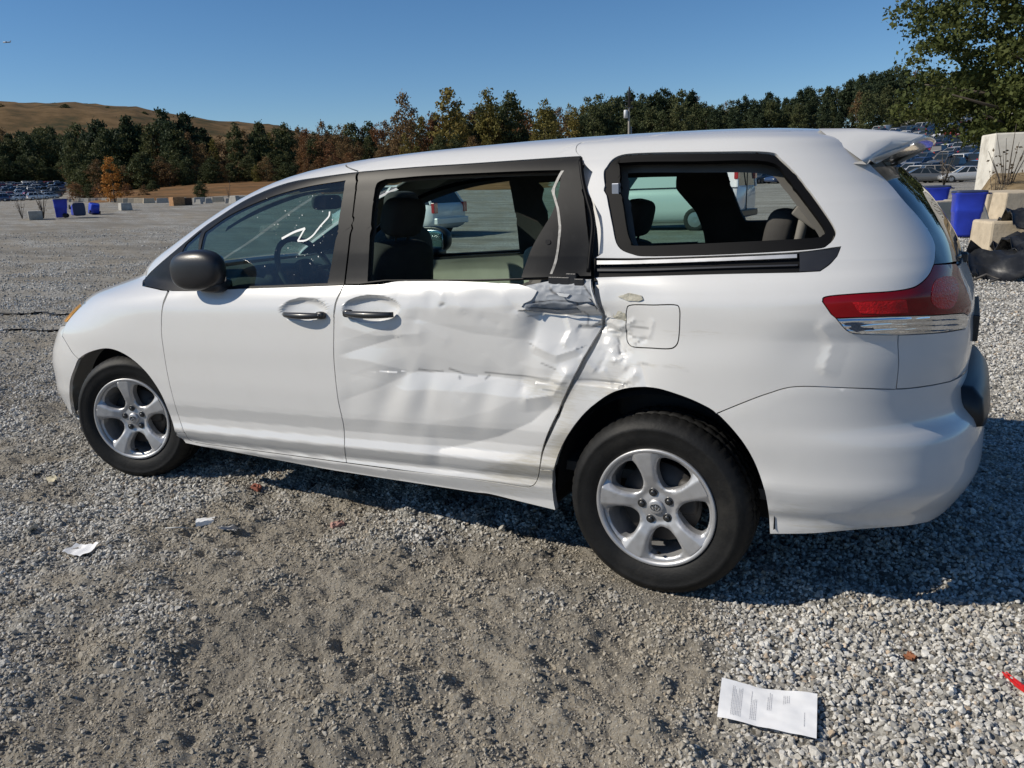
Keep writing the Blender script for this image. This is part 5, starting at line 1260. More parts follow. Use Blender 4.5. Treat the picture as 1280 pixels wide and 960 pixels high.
# trees one can single out
tree('brown', 511, 240, 128, 1.15, 'tall thin-leaved brown tree, its round top lifted above the wood', k=0); tree('yellow', 566, 236, 119, 1.45, 'tallest autumn tree, broad olive brown top above the red wood', k=1)
tree('yellow', 613, 232, 121, 1.25, 'pointed yellow green tree beside the tall autumn tree', k=2); tree('yellow', 684, 228, 136, 1.5, 'broad golden tree standing before the dark pines', k=0)
tree('evergreen', 640, 236, 127, 1.2, 'rounded olive tree right of the pointed yellow one', k=1)
tree('orange', 140, 112, 196, 1.5, 'small bright orange tree standing alone by the concrete block row', group=False)
for uu, vv in ((213, 141), (240, 145), (168, 149), (132, 150)): tree('pine', uu, 246, vv, 1.25)
for uu, vv in ((330, 155), (362, 158), (300, 160)): tree('evergreen', uu, 236, vv, 1.1)
for uu, zz in HILLTOP:                                   # scrub along the crest of the hill
    az = az_of(uu); D = 600+random.uniform(-90, 25); zz = zz*min(1, (D/640)**1.2)-2.0; cm, tm = random.choice(TV['evergreen']); o = empty('scrub_tree', (CAM[0]+D*math.sin(az), CAM[1]+D*math.cos(az), zz-1.5), uu); s_ = random.uniform(4, 8); o.scale = (s_*1.6, s_*1.6, s_)
    for nm, me in (('crown', cm), ('trunk', tm)):
        c = bpy.data.objects.new(nm, me); COL.objects.link(c); c.parent = o
    tag(o, 'small dark scrub tree on the brown hill', 'tree', 'scrub trees on the hill')
# shade tree by the right edge
def near_tree():
    p = ground_at(1292, 56); o = empty('shade_tree', (p[0], p[1], p[2]-.2)); rg = np.random.default_rng(3); H = 22.
    shape = [(.16, .16), (.26, .30), (.45, .33), (.65, .28), (.85, .17), (1., .03)]
    cm = crown_mesh('crown', shape, 640, 110, .0062, .019, 77, LEAF['shade'], droop=.10); tm = trunk_mesh('trunk', .95, .017, 3, 16, .30, .16, .05)
    for nm, me in (('crown', cm), ('trunk', tm)):
        c = bpy.data.objects.new(nm, me); COL.objects.link(c); c.parent = o
    o.scale = (H, H, H); tag(o, 'large leafy green tree overhanging the pale concrete abutment', 'tree')
near_tree()
# thin weeds and saplings
def weed(u, D, h, label, kind='dry', n=9, leaves=50, v=None):
    p = ground_at(u, D); rg = random.Random(int(u*7+D)); o = empty('sapling', p); mb = MB(); V = []; F = []
    for i in range(n):
        a = rg.uniform(0, 6.28); L = h*rg.uniform(.5, 1); s = rg.uniform(.08, .30)*h
        pts = [(0, 0, -.05), (s*.4*math.cos(a), s*.4*math.sin(a), L*.5), (s*math.cos(a), s*math.sin(a), L)]; mb.tube(pts, [.02*h/2, .014*h/2, .005*h/2], 4)
        for j in range(leaves//n):
            t = rg.uniform(.3, 1); q = Vector(pts[0])*(1-t)+Vector(pts[2])*t+Vector((rg.gauss(0, .05*h), rg.gauss(0, .05*h), rg.gauss(0, .05*h))); sz = h*.022
            A = Vector((rg.gauss(0, 1), rg.gauss(0, 1), rg.gauss(0, 1))).normalized()*sz; B = A.cross(Vector((rg.gauss(0, 1), rg.gauss(0, 1), 1))).normalized()*sz*.7
            k = len(V); V += [q-A, q-B, q+A, q+B]; F.append((k, k+1, k+2, k+3))
    mb.build('stem', BARK, o); me = bpy.data.meshes.new('foliage'); me.from_pydata([tuple(x) for x in V], [], F); me.materials.append(LEAF[kind]); c = bpy.data.objects.new('foliage', me); COL.objects.link(c); c.parent = o
    tag(o, label, 'shrub'); return o
weed(1258, 40, 3.4, 'spindly bare sapling before the pale concrete abutment', 'dry', 12, 70)
weed(1180, 70, 3.2, 'thin twiggy sapling standing before the parked cars', 'dry', 10, 60)
weed(1246, 33, 1.6, 'low dry weeds among the rubble behind the upright blue bin', 'dry', 14, 90)
weed(20, 58, 1.6, 'dry weed tuft growing by the concrete planter', 'dry', 10, 50); weed(47, 57, 1.9, 'bare twiggy bush rising from the concrete planter', 'dry', 12, 40)
weed(285, 82, 2.2, 'thin dry sapling by the far concrete rubble', 'dry', 6, 30)
for q, (uu, DD, hh, kk) in enumerate(((92, 150, 3.2, 'rust'), (110, 152, 2.6, 'evergreen'), (122, 140, 2.4, 'rust'), (157, 138, 2.2, 'rust'), (178, 128, 1.8, 'brown'), (190, 170, 2.4, 'evergreen'), (250, 120, 2.0, 'evergreen'))):
    tree(kk, uu, DD, proj(ground_at(uu, DD)+np.array([0, 0, hh]))[1], 2.2, 'low scrubby bush in the dry orange field', name='bush', zoff=-.25); bpy.data.objects[-1] if False else None
for o in list(COL.objects):
    if o.name.startswith('bush') and o.type == 'EMPTY': o['group'] = 'bushes in the dry field'; o['category'] = 'bush'
# ------------------------------------------------------------------ vehicles in the background
CARC = dict(silver=(.42, .43, .44), white=(.72, .72, .71), black=(.02, .02, .022), grey=(.12, .125, .13), blue=(.035, .06, .14), red=(.30, .025, .03), tan=(.30, .27, .22))
CPAINT = {k: mat('car_paint_'+k, c, .28, .25 if k in ('silver', 'grey') else 0, coat=.8) for k, c in CARC.items()}
CGLASS = mat('car_window_dark', (.015, .02, .022), .06, coat=.5); CTYRE = mat('car_tyre', (.02, .02, .02), .8); CRIM = mat('car_rim', (.4, .4, .41), .35, .8); CRED = mat('car_tail_lamp', (.35, .01, .015), .2, coat=1); CLAMP = mat('car_head_lamp', (.6, .6, .6), .15, .4, coat=1)
KIND = dict(sedan=dict(L=4.7, st=[(-2.36, .62, .36, .60), (-2.26, .80, .26, .70), (-1.85, .88, .20, .80), (-1.0, .91, .18, .92), (.0, .92, .18, .97), (1.2, .91, .18, 1.0), (1.95, .88, .22, 1.02), (2.27, .80, .30, .98), (2.36, .68, .40, .80)], cab=(-1.05, 1.75, -.28, .95, 1.46, .82, .60)),
            suv=dict(L=4.6, st=[(-2.30, .66, .40, .70), (-2.20, .82, .30, .84), (-1.8, .90, .24, .96), (-1.0, .93, .22, 1.06), (.0, .93, .22, 1.09), (1.2, .93, .22, 1.10), (2.0, .91, .26, 1.10), (2.24, .86, .34, 1.06), (2.30, .78, .44, .95)], cab=(-1.05, 2.18, -.30, 1.85, 1.68, .84, .66)),
            van=dict(L=5.9, st=[(-2.95, .72, .45, .80), (-2.85, .90, .34, 1.02), (-2.4, .98, .28, 1.18), (-1.7, 1.0, .26, 1.32), (.0, 1.0, .26, 1.36), (1.8, 1.0, .28, 1.36), (2.7, .99, .32, 1.36), (2.93, .97, .40, 1.34), (2.95, .95, .48, 1.30)], cab=(-1.85, 2.94, -1.15, 2.88, 2.06, .96, .82)),
            pickup=dict(L=5.4, st=[(-2.7, .72, .45, .85), (-2.6, .90, .36, 1.02), (-2.1, .96, .30, 1.12), (-1.0, .97, .28, 1.16), (.3, .97, .28, 1.16), (1.6, .97, .30, 1.14), (2.5, .96, .36, 1.12), (2.68, .94, .44, 1.10), (2.7, .92, .50, 1.05)], cab=(-1.2, .75, -.62, .55, 1.80, .86, .70)))
def car_shapes(kind):
    """lists of (part, material slot, V, F); front towards -x, wheels on z = 0"""
    k = KIND[kind]; out = []; V = []; F = []; n = 12
    for x, w, z0, z1 in k['st']:
        h = z1-z0
        ring = [(-.80, 0), (-.97, .10), (-1, .35), (-1, .62), (-.965, .88), (-.82, 1)]
        for a, b in ring: V.append((x, a*w, z0+b*h))
        for a, b in ring[::-1]: V.append((x, -a*w, z0+b*h))
    for i in range(len(k['st'])-1):
        for j in range(n): F.append((i*n+j, (i+1)*n+j, (i+1)*n+(j+1) % n, i*n+(j+1) % n))
    F += [tuple(range(n)), tuple(range((len(k['st'])-1)*n, len(k['st'])*n))[::-1]]
    out.append(('body', 0, V, F))
    b0, b1, r0, r1, zr, wb, wr = k['cab']; zs = lambda x: np.interp(x, [s[0] for s in k['st']], [s[3] for s in k['st']])-.03
    xs = lambda t: (b0+(b1-b0)*t, r0+(r1-r0)*t); V = []; F = []; T = [0, .30, .34, .62, .66, 1.]
    for s in (-1, 1):
        for t in T: x, r = xs(t); V += [(x, s*wb, zs(x)), (r, s*wr, zr-.06)]
    m = len(T)
    paint = MB(); glass = MB(); st = 2*m
    for s in (0, 1):
        for i in range(m-1):
            q = (s*st+2*i, s*st+2*i+2, s*st+2*i+3, s*st+2*i+1); q = q if s == 0 else q[::-1]
            (paint if i in (1, 3) or (kind == 'van' and i > 1) else glass).add(V, [q], 0, False)
    glass.add(V, [(0, 1, st+1, st)], 0, False); e = 2*(m-1); (paint if kind == 'pickup' else glass).add(V, [(e, st+e, st+e+1, e+1)], 0, False)
    Rf = []; 
    for f_, zz, ww in ((1.0, zr-.06, 1.0), (.97, zr-.015, .94), (.90, zr, .80)):
        cx = (r0+r1)/2; L = (r1-r0)/2*f_+.04*(ww > .97)
        Rf += [(cx-L, -wr*ww*1.01, zz), (cx+L, -wr*ww*1.01, zz), (cx+L, wr*ww*1.01, zz), (cx-L, wr*ww*1.01, zz)]
    paint.add(Rf, [(0, 1, 5, 4), (1, 2, 6, 5), (2, 3, 7, 6), (3, 0, 4, 7), (4, 5, 9, 8), (5, 6, 10, 9), (6, 7, 11, 10), (7, 4, 8, 11), (8, 9, 10, 11)], 0, True)
    # painted pillars along the four corners
    for i in (0, m-1):
        for s in (0, 1): a, b = Vector(V[s*st+2*i]), Vector(V[s*st+2*i+1]); paint.tube([a, b], .045, 5)
    out.append(('cabin', 0, paint.V, paint.F)); out.append(('windows', 1, glass.V, glass.F))
    wr_ = .33 if kind == 'sedan' else .37; W = max(s[1] for s in k['st'])
    for x in (-k['L']*.31, k['L']*.29):
        for s in (-1, 1):
            t = MB(); t.lathe([(0, -.01), (wr_*.62, -.015), (wr_*.66, -.02), (wr_*.95, -.015), (wr_, .02), (wr_, .20)], 20, c=(x, 0, wr_)); V = [(a, (b-W+.015)*(1 if s < 0 else -1), c) for a, b, c in t.V]; out.append(('wheel', 2, V, t.F))
            t = MB(); t.lathe([(0, -.028), (wr_*.25, -.03), (wr_*.6, -.022), (wr_*.62, -.01)], 16, c=(x, 0, wr_)); V = [(a, (b-W+.015)*(1 if s < 0 else -1), c) for a, b, c in t.V]; out.append(('rim', 3, V, t.F))
    xe = k['st'][-1][0]; ze = k['st'][-2][3]; we = k['st'][-2][1]
    for s in (-1, 1):
        t = MB(); zt = ze-.13 if kind != 'van' else 1.62; t.box((xe-.04, s*(we-.09), zt), (.06, .10, .10 if kind != 'suv' else .16), bev=.015); out.append(('tail_light', 4, t.V, t.F))
        t = MB(); t.box((k['st'][1][0]+.05, s*.62, k['st'][1][3]-.10), (.10, .14, .06), bev=.02); out.append(('headlight', 5, t.V, t.F))
    t = MB(); t.box((xe+.02, 0, .52), (.08, we*.96, .10), bev=.03); out.append(('bumper', 6 if kind in ('van', 'pickup') else 0, t.V, t.F))
    return out
CMATS = lambda c: [CPAINT[c], CGLASS, CTYRE, CRIM, CRED, CLAMP, PLASTIC]
CARMESH = {}
def far_car(kind, color):
    if (kind, color) not in CARMESH:
        mb = MB()
        for nm, mi, V, F in car_shapes(kind): mb.add(V, F, mi, nm in ('body', 'wheel'))
        o = mesh_obj('parked_car', mb.V, mb.F, None, None, mb.sm, mats=CMATS(color), midx=mb.mi); CARMESH[(kind, color)] = o.data; COL.objects.unlink(o); bpy.data.objects.remove(o)
    return CARMESH[(kind, color)]
KW = dict(sedan='sedan', suv='sport utility car', van='van', pickup='pickup truck')
def park(u, D, rz, kind, color, where, group, tilt=0., label=None):
    p = ground_at(u, D); q = ground_at(u, D+3); o = bpy.data.objects.new('parked_car', far_car(kind, color)); COL.objects.link(o)
    o.location = (p[0], p[1], p[2]); 
    g = np.array([float(terrain(p[0]+1, p[1]))-p[2], float(terrain(p[0], p[1]+1))-p[2]]); nrm = Vector((-g[0], -g[1], 1)).normalized()
    o.rotation_mode = 'QUATERNION'; o.rotation_quaternion = Vector((0, 0, 1)).rotation_difference(nrm) @ Matrix.Rotation(rz, 3, 'Z').to_quaternion()
    tag(o, label or f'{color} {KW[kind]} {where}', 'car', group); return o
rc = random.Random(12)
COLW = ['silver']*4+['white']*4+['black']*4+['grey']*4+['blue']*2+['red']*2+['tan']
for k, D in enumerate(np.linspace(98, 236, 15)):
    if k in (9,): continue                                   # the lane between the two blocks of cars
    u = 1078+rc.uniform(0, 8); pxm = 1003/D
    while u < 1252-(2 if D > 150 else 14):
        park(u, D+rc.uniform(-.7, .7), R_(rc.choice((58, 64, 60, 240, 236))+rc.uniform(-5, 5)), rc.choice(('sedan', 'sedan', 'suv', 'suv', 'van' if D > 200 else 'sedan', 'pickup')), rc.choice(COLW), 'in the lower car rows of the far slope' if D < 130 else 'in the middle car rows of the far slope' if D < 180 else 'in the upper car rows of the far slope', 'cars on the far slope')
        u += pxm*rc.uniform(2.75, 3.3)
for k, D in enumerate(np.linspace(210, 318, 10)):
    u = -40+rc.uniform(0, 6); pxm = 1003/D*.74
    while u < (62 if D < 240 else 74):
        park(u, D+rc.uniform(-.6, .6), R_(rc.choice((70, 250))+rc.uniform(-5, 5)), rc.choice(('sedan', 'sedan', 'suv', 'pickup')), rc.choice(COLW+['white', 'silver']), 'in the near rows of the packed lot beyond the blue bins' if D < 260 else 'in the back rows of the packed lot beyond the blue bins', 'cars beyond the blue bins')
        u += pxm*rc.uniform(2.6, 3.2)
for uu, DD, cc in ((952, 104, 'grey'), (966, 106, 'silver'), (978, 103, 'blue'), (990, 107, 'black'), (1003, 104, 'grey'), (1018, 106, 'white')): park(uu, DD, R_(60), 'sedan', cc, 'in the car row seen through the quarter window', 'cars seen through the quarter window')
park(1207, 90, R_(14), 'sedan', 'silver', '', None, label='silver sedan parked side-on at the foot of the car slope'); park(1158, 91, R_(195), 'sedan', 'grey', '', None, label='dark grey sedan at the foot of the car slope'); park(1178, 92, R_(200), 'suv', 'tan', '', None, label='tan sport utility car between the grey and the silver sedan')
def near_car(name, kind, color, loc, rz, label, cat):
    o = empty(name, loc, rz)
    body = None
    for nm, mi, V, F in car_shapes(kind):
        c = mesh_obj(nm, V, F, CMATS(color)[mi], o, nm in ('body', 'wheel'))
    tag(o, label, cat); return o
g = ground_hit(547, 298); hd = R_(-4)
near_car('parked_suv', 'suv', 'white', (g[0]-2.25, g[1]+.92, 0), hd, 'white sport utility car seen through the broken sliding door window', 'car')
g = ground_hit(921, 290); cv = near_car('cargo_van', 'van', 'white', (g[0]-2.9, g[1]+1.0, 0), R_(-3), 'white cargo van parked beyond the minivan, seen through its quarter window', 'van')
mb = MB()
for y in (-.02, .02): mb.box((2.955, y, 1.1), (.01, .008, .62))
mb.build('door_gap', PLASTIC, cv)
mb = MB(); mb.box((-1.62, -1.12, 1.25), (.10, .10, .13), bev=.03); mb.tube([(-1.62, -.95, 1.15), (-1.62, -1.1, 1.2)], .03, 6); mb.build('mirror', PLASTIC, cv)
# ------------------------------------------------------------------ bins, blocks, fence, poles
BLUE = mat('blue_bin_plastic', (.020, .045, .42), .42, var=.15, vscale=3, bump=.04, bscale=30); LID = mat('dark_bin_lid', (.03, .04, .09), .5)
CONC = mat('concrete', (.36, .345, .31), .92, var=.22, vscale=2.5, bump=.35, bscale=14, dirt=(.16, .14, .11), dirtamt=.6, dscale=2)
CONCT = mat('tan_concrete', (.48, .40, .29), .9, var=.15, vscale=3, bump=.3, bscale=18, dirt=(.22, .17, .11), dirtamt=.5, dscale=2.5)
def wheelie_bin(label, cat='bin'):
    o = empty('wheelie_bin'); V = []; F = []
    prof = [(.0, .24, .25), (.06, .255, .27), (.55, .285, .31), (.60, .305, .33), (.64, .30, .325), (.98, .315, .35), (1.0, .330, .37), (1.04, .330, .37)]
    for z, a, b in prof:
        for i in range(24):
            t = 2*math.pi*i/24; f = lambda w: math.copysign(abs(w)**.22, w); V.append((a*f(math.cos(t)), b*f(math.sin(t))+.0+.06*z, z+.03))
    for i in range(len(prof)-1):
        for j in range(24): F.append((i*24+j, i*24+(j+1) % 24, (i+1)*24+(j+1) % 24, (i+1)*24+j))
    F.append(tuple(range(24))[::-1])
    mesh_obj('tub', V, F, BLUE, o)
    mb = MB(); mb.sup((0, .06, 1.085), (.34, .39, .035), .4, .35, None, 28, 8); mb.tube([(-.28, .49, 1.04), (.28, .49, 1.04)], .02, 8); mb.build('lid', LID, o)
    for s in (-1, 1):
        t = MB(); t.lathe([(0, -.03), (.13, -.03), (.14, 0), (.13, .03), (0, .03)], 20); mesh_obj('bin_wheel', [(b+s*.30, a+.24, c+.14) for a, b, c in t.V], t.F, CTYRE, o)
    tag(o, label, cat); return o
g = ground_at(1210, 21.6); b1 = wheelie_bin('upright blue wheelie bin beside the tan concrete block'); b1.location = g; b1.scale = (.9, .9, .95); b1.rotation_euler = (0, 0, R_(-78))
g = ground_at(1166, 25.5); b2 = wheelie_bin('blue wheelie bin standing behind the pale concrete barrier'); b2.location = g; b2.rotation_euler = (0, 0, R_(-80))
g = ground_at(70, 56); b3 = wheelie_bin('upright blue wheelie bin at the far edge of the gravel'); b3.location = g; b3.rotation_euler = (0, 0, R_(-40))
g = ground_at(88, 57); b4 = wheelie_bin('blue bin tipped over against the far upright bin'); b4.location = (g[0], g[1], g[2]+.36); b4.rotation_euler = (R_(88), 0, R_(70))
g = ground_at(120, 60); b5 = wheelie_bin('blue bin lying on its side, sunlit along the top'); b5.location = (g[0]-.5, g[1], g[2]+.36); b5.rotation_euler = (R_(-86), R_(10), R_(60))
def block(u, D, hx, hy, hz, rz, label, mt=CONC, group=None, taper=.9, name='concrete_block', bev=.04, z=0, parts=None):
    p = ground_at(u, D); mb = MB(); mb.box((0, 0, hz), (hx, hy, hz), taper=taper, bev=bev); 
    o = mb.build(name, mt); o.location = (p[0], p[1], p[2]-.03+z); o.rotation_euler = (0, 0, R_(rz)); tag(o, label, 'block', group); return o
block(1180, 23.6, .32, .75, .40, -35, 'pale concrete barrier leaning behind the blue bin', CONCT, taper=.62)
block(1206, 24.6, .7, .30, .40, 25, 'grey concrete barrier behind the upright blue bin', CONC, taper=.62)
block(1290, 15.6, .72, .42, .38, 20, 'tan concrete block with a dark bumper cover lying over it', CONCT, taper=.95)
for q, (uu, DD, ww) in enumerate(((1240, 31, 1.0), (1262, 30, .8), (1285, 29, .9))): block(uu, DD, ww, .4, .42, 12+9*q, 'weathered concrete block in the row under the abutment', CONCT, 'blocks under the abutment', taper=.9)
def slope_bank():
    V = []; F = []; us = np.linspace(1222, 1420, 40)
    for u in us:
        for j, D in enumerate(np.linspace(33, 62, 12)):
            p = ground_at(u, D); V.append((p[0], p[1], p[2]-.1+1.25*math.sin(min(j/5, 1)*1.57)*min(1, (u-1222)/18)+.18*fbm(np.array(u/9.), np.array(D/2.), 66).item()))
    for i in range(39):
        for j in range(11): F.append((i*12+j, i*12+j+1, (i+1)*12+j+1, (i+1)*12+j)[::-1])
    tag(mesh_obj('embankment', V, F, grass_mat('dry_bank', (.10, .075, .04), (.23, .165, .09), (.32, .25, .15), .9)), kind='structure')
slope_bank()
p = ground_at(1308, 52); mb = MB(); hw = (z_at(1280, 166, 52)-p[2]-.2)/2; mb.box((0, 0, hw), (3.1, 1.2, hw), taper=.97, bev=.08)
o = mb.build('abutment', mat('whitewashed_concrete', (.62, .59, .52), .9, var=.12, vscale=1.5, bump=.3, bscale=8, dirt=(.30, .27, .22), dirtamt=.75, dscale=1.2)); o.location = (p[0], p[1], p[2]+.2); o.rotation_euler = (0, 0, R_(15)); tag(o, 'pale stained concrete abutment with weeds before it', 'wall')
# long white wall behind the car slope
for q in range(9):
    a_, b_ = ground_at(1120+19*q, 252), ground_at(1120+19*(q+1)-.4, 252); mb = MB(); d = Vector(b_-a_); mb.box((d.length/2, 0, 1.2), (d.length/2-.03, .12, 1.5), bev=.03)
    if q == 0: wall = mb.build('boundary_wall', mat('white_wall_paint', (.70, .69, .66), .85, var=.1, vscale=.5)); wall.location = a_; wall.rotation_euler = (0, 0, math.atan2(d.y, d.x)); tag(wall, 'long white boundary wall above the car slope', 'wall')
    else:
        o = mb.build('wall_panel', wall.data.materials[0], wall); Mi = Matrix.Translation(a_) @ Matrix.Rotation(math.atan2(d.y, d.x), 4, 'Z'); o.matrix_parent_inverse = Matrix.Identity(4); o.matrix_basis = (Matrix.Translation(wall.location) @ Matrix.Rotation(wall.rotation_euler.z, 4, 'Z')).inverted() @ Mi
# concrete blocks along the far road
path = cr(np.array([(67, 172), (80, 160), (95, 148), (112, 136), (130, 122), (150, 110), (172, 101), (200, 96), (235, 93), (270, 90), (300, 88), (330, 86)], float), 12)
s0 = None; nb_ = 0
for u, D in path:
    p = ground_at(u, D)
    if s0 is None or np.linalg.norm(p-s0) > 2.6:
        block(u, D, .62, .28, .27, rc.uniform(20, 60), 'pale concrete block in the long row edging the far road', CONC if rc.random() < .4 else CONCT, 'blocks edging the far road', taper=.85, bev=.03); s0 = p; nb_ += 1
block(37, 55.5, .80, .35, .26, -30, 'long low concrete planter near the far blue bins', CONC, taper=1.05); block(152, 68, .75, .4, .28, -28, 'grey concrete block at the end of the gravel', CONC)
block(218, 77, .55, .5, .38, -20, 'brown wooden crate at the gravel edge, sunlit end', mat('brown_crate_wood', (.30, .16, .07), .85, var=.3, vscale=6), taper=1.0, name='wooden_crate'); block(228, 78, .50, .5, .33, -24, 'dark brown crate beside the sunlit crate', mat('dark_crate_wood', (.09, .055, .035), .85, var=.3), taper=1.0, name='wooden_crate')
for uu, DD, hh in ((246, 82, .22), (258, 84, .26), (283, 80, .25), (291, 79, .35), (315, 80, .3)): block(uu, DD, hh*1.4, hh, hh, rc.uniform(0, 90), 'broken lump of pale concrete at the field edge', CONC, 'concrete rubble at the field edge', taper=.7, name='concrete_lump')
# utility pole
p = ground_at(786, 95); top = z_at(786, 108, 95); H = top-p[2]; o = empty('utility_pole', p)
POLE = mat('grey_pole_wood', (.26, .24, .21), .9, var=.25, vscale=3)
mb = MB(); mb.tube([(0, 0, -.3), (0, 0, H*.93)], [.15, .10], 10); mb.build('pole', POLE, o)
for k, (z, L) in enumerate(((.86, .42), (.80, .50), (.91, .34))):
    mb = MB(); mb.box((0, 0, H*z), (L, .06, .05), Matrix.Rotation(YAW+k*.5, 3, 'Z'), bev=.01)
    for s in (-1, 1): q = Matrix.Rotation(YAW+k*.5, 3, 'Z')@Vector((s*L*.85, 0, 0)); mb.tube([(q.x, q.y, H*z), (q.x, q.y, H*z+.28)], .05, 6)
    mb.build('crossarm', BLACK_TRIM, o)
mb = MB(); mb.tube([(0, 0, H*.80), (.03, 0, H*.98), (.02, 0, H)], [.16, .10, .04], 8); mb.build('insulator_stack', BLACK_TRIM, o)
mb = MB(); v_ = Vector(RT)*-.36; mb.lathe([(0, 0), (.22, 0), (.22, .80), (.18, .86), (0, .88)], 16, axis='z', c=(v_.x, v_.y, H*.70)); mb.build('transformer', mat('pale_grey_enamel', (.62, .63, .64), .4), o)
mb = MB(); mb.tube([(.25, .1, -.2), (.22, .1, H*.62)], .04, 6); mb.build('conduit', mat('pale_conduit', (.55, .53, .48), .6), o)
tag(o, 'wooden utility pole with crossarms and a pale transformer can', 'pole')
p = ground_at(1227, 82); o = empty('light_post', p); mb = MB(); mb.tube([(0, 0, -.2), (0, 0, z_at(1227, 182, 82)-p[2])], .07, 8); mb.build('post', mat('weathered_post', (.42, .36, .27), .8), o); mb = MB(); mb.box((0, 0, .1), (.18, .18, .2), bev=.03); mb.build('post_base', CONC, o); tag(o, 'thin pale post standing before the parked cars', 'post')
# airliner far away in the sky
p = at_depth(8.5, 53, 2600); o = empty('airplane', p, math.atan2(RT[1], RT[0])); AM = mat('airplane_skin', (.30, .32, .36), .4)
mb = MB(); mb.tube([(-13, 0, 0), (-11, 0, .5), (8, 0, .5), (14, 0, 1.2)], [.5, 1.9, 1.9, .4], 12); mb.build('fuselage', AM, o)
mb = MB()
for s in (-1, 1): mb.add([(-3, s*1, 0), (2, s*1, 0), (6, s*13, 1.2), (4, s*13, 1.2), (-3, s*1, .5), (2, s*1, .5), (6, s*13, 1.5), (4, s*13, 1.5)], [(0, 1, 2, 3), (4, 5, 6, 7), (0, 3, 7, 4), (1, 2, 6, 5), (2, 3, 7, 6)], 0, False)
mb.build('wing', AM, o); mb = MB(); mb.add([(9, -.2, 1), (13, -.2, 1), (15, -.2, 5.5), (13, -.2, 5.5), (9, .2, 1), (13, .2, 1), (15, .2, 5.5), (13, .2, 5.5)], [(0, 1, 2, 3), (4, 5, 6, 7), (0, 3, 7, 4), (1, 2, 6, 5), (2, 3, 7, 6)], 0, False); mb.build('tail_fin', AM, o)
tag(o, 'tiny dark airplane high in the blue sky', 'airplane')

# ------------------------------------------------------------------ wreckage and litter on the gravel
def gpt(u, v):
    p = ground_hit(u, v)
    for _ in range(4): p = ground_hit(u, v, float(zground(p[0], p[1])))
    return p
DARKPL = mat('scuffed_black_plastic', (.020, .021, .023), .42, var=.35, vscale=5, dirt=(.10, .10, .10), dirtamt=.5, dscale=5, bump=.1, bscale=20)
def cover(name, pts, w, label, seed, thick=.02, amp=.10):
    """bent sheet of moulded plastic: a crumpled strip along pts"""
    rg = np.random.default_rng(seed); P = cr(np.array(pts, float), 8); n = len(P); m = 11; V = []; F = []
    for i, p in enumerate(P):
        t = P[min(i+1, n-1)]-P[max(i-1, 0)]; t /= np.linalg.norm(t); s = np.cross(t, [0, 0, 1]); s /= np.linalg.norm(s)
        for j in range(m):
            a = -1+2*j/(m-1); b = amp*(fbm(np.array(i/4.), np.array(j/2.5), seed).item()*2)
            V.append(p+s*w*a*(1+.25*math.sin(i*.6+seed))+np.array([0, 0, w*.75*(1-a*a)+b+.05*math.sin(j*2.1+i*.5)]))
    k = len(V); V += [v-np.array([0, 0, thick]) for v in V]
    for i in range(n-1):
        for j in range(m-1): q = (i*m+j, i*m+j+1, (i+1)*m+j+1, (i+1)*m+j); F += [q, tuple(x+k for x in q[::-1])]
    for i in range(n-1):
        for j in (0, m-1): F.append((i*m+j, (i+1)*m+j, (i+1)*m+j+k, i*m+j+k))
    for j in range(m-1):
        for i in (0, n-1): F.append((i*m+j, i*m+j+1, i*m+j+1+k, i*m+j+k))
    o = mesh_obj(name, V, F, DARKPL); tag(o, label, 'car part'); return o
b = ground_at(1272, 15.0); r_ = np.array([RT[0], RT[1], 0]); f_ = np.array([FW[0], FW[1], 0])/np.hypot(FW[0], FW[1])
cover('bumper_cover', [b-r_*.10+np.array([0, 0, .62]), b+r_*.5+np.array([0, 0, .64]), b+r_*1.2+np.array([0, 0, .62]), b+r_*2.0+np.array([0, 0, .55])], .34, 'dark bumper cover draped over the tan concrete block', 4)
b = ground_at(1246, 13.6)
cover('bumper_cover', [b-r_*.32+f_*.1+np.array([0, 0, .02]), b+r_*.2+np.array([0, 0, .10]), b+r_*.9-f_*.2+np.array([0, 0, .06]), b+r_*1.6-f_*.25+np.array([0, 0, .04])], .40, 'crumpled black bumper cover lying on the gravel', 9, amp=.16)
b2_ = b+r_*.35+f_*.25
cover('fender_liner', [b2_+np.array([0, 0, .30]), b2_+r_*.5+np.array([0, 0, .36]), b2_+r_*1.2+np.array([0, 0, .30])], .28, 'black moulded liner heaped between the two bumper covers', 14, amp=.2)
V = []; F = []; pb = b-r_*.30; 
for i in range(9):
    t = i/8
    for j in range(6): s = j/5; V.append(pb+r_*(.02+.42*s*(1-.3*t))+np.array([0, 0, .55*(1-s*.55)*(1-t)+.01])+f_*(.10*math.sin(t*3)+.05*s))
for i in range(8):
    for j in range(5): F.append((i*6+j, i*6+j+1, (i+1)*6+j+1, (i+1)*6+j))
k = len(V); V += [v+f_*.015 for v in V]; F += [tuple(x+k for x in q[::-1]) for q in F]
tag(mesh_obj('splash_guard', V, F, DARKPL), 'upright torn black splash guard at the end of the wreckage heap', 'car part')
b = ground_at(1240, 12.9); mb = MB(); mb.tube([(b[0]-.1, b[1], b[2]+.05), (b[0]+.05, b[1]+.03, b[2]+.13), (b[0]+.22, b[1], b[2]+.07), (b[0]+.1, b[1]-.05, b[2]+.04)], .018, 8); tag(mb.build('bent_pipe', STEEL), 'short bent grey pipe lying before the black wreckage', 'pipe')
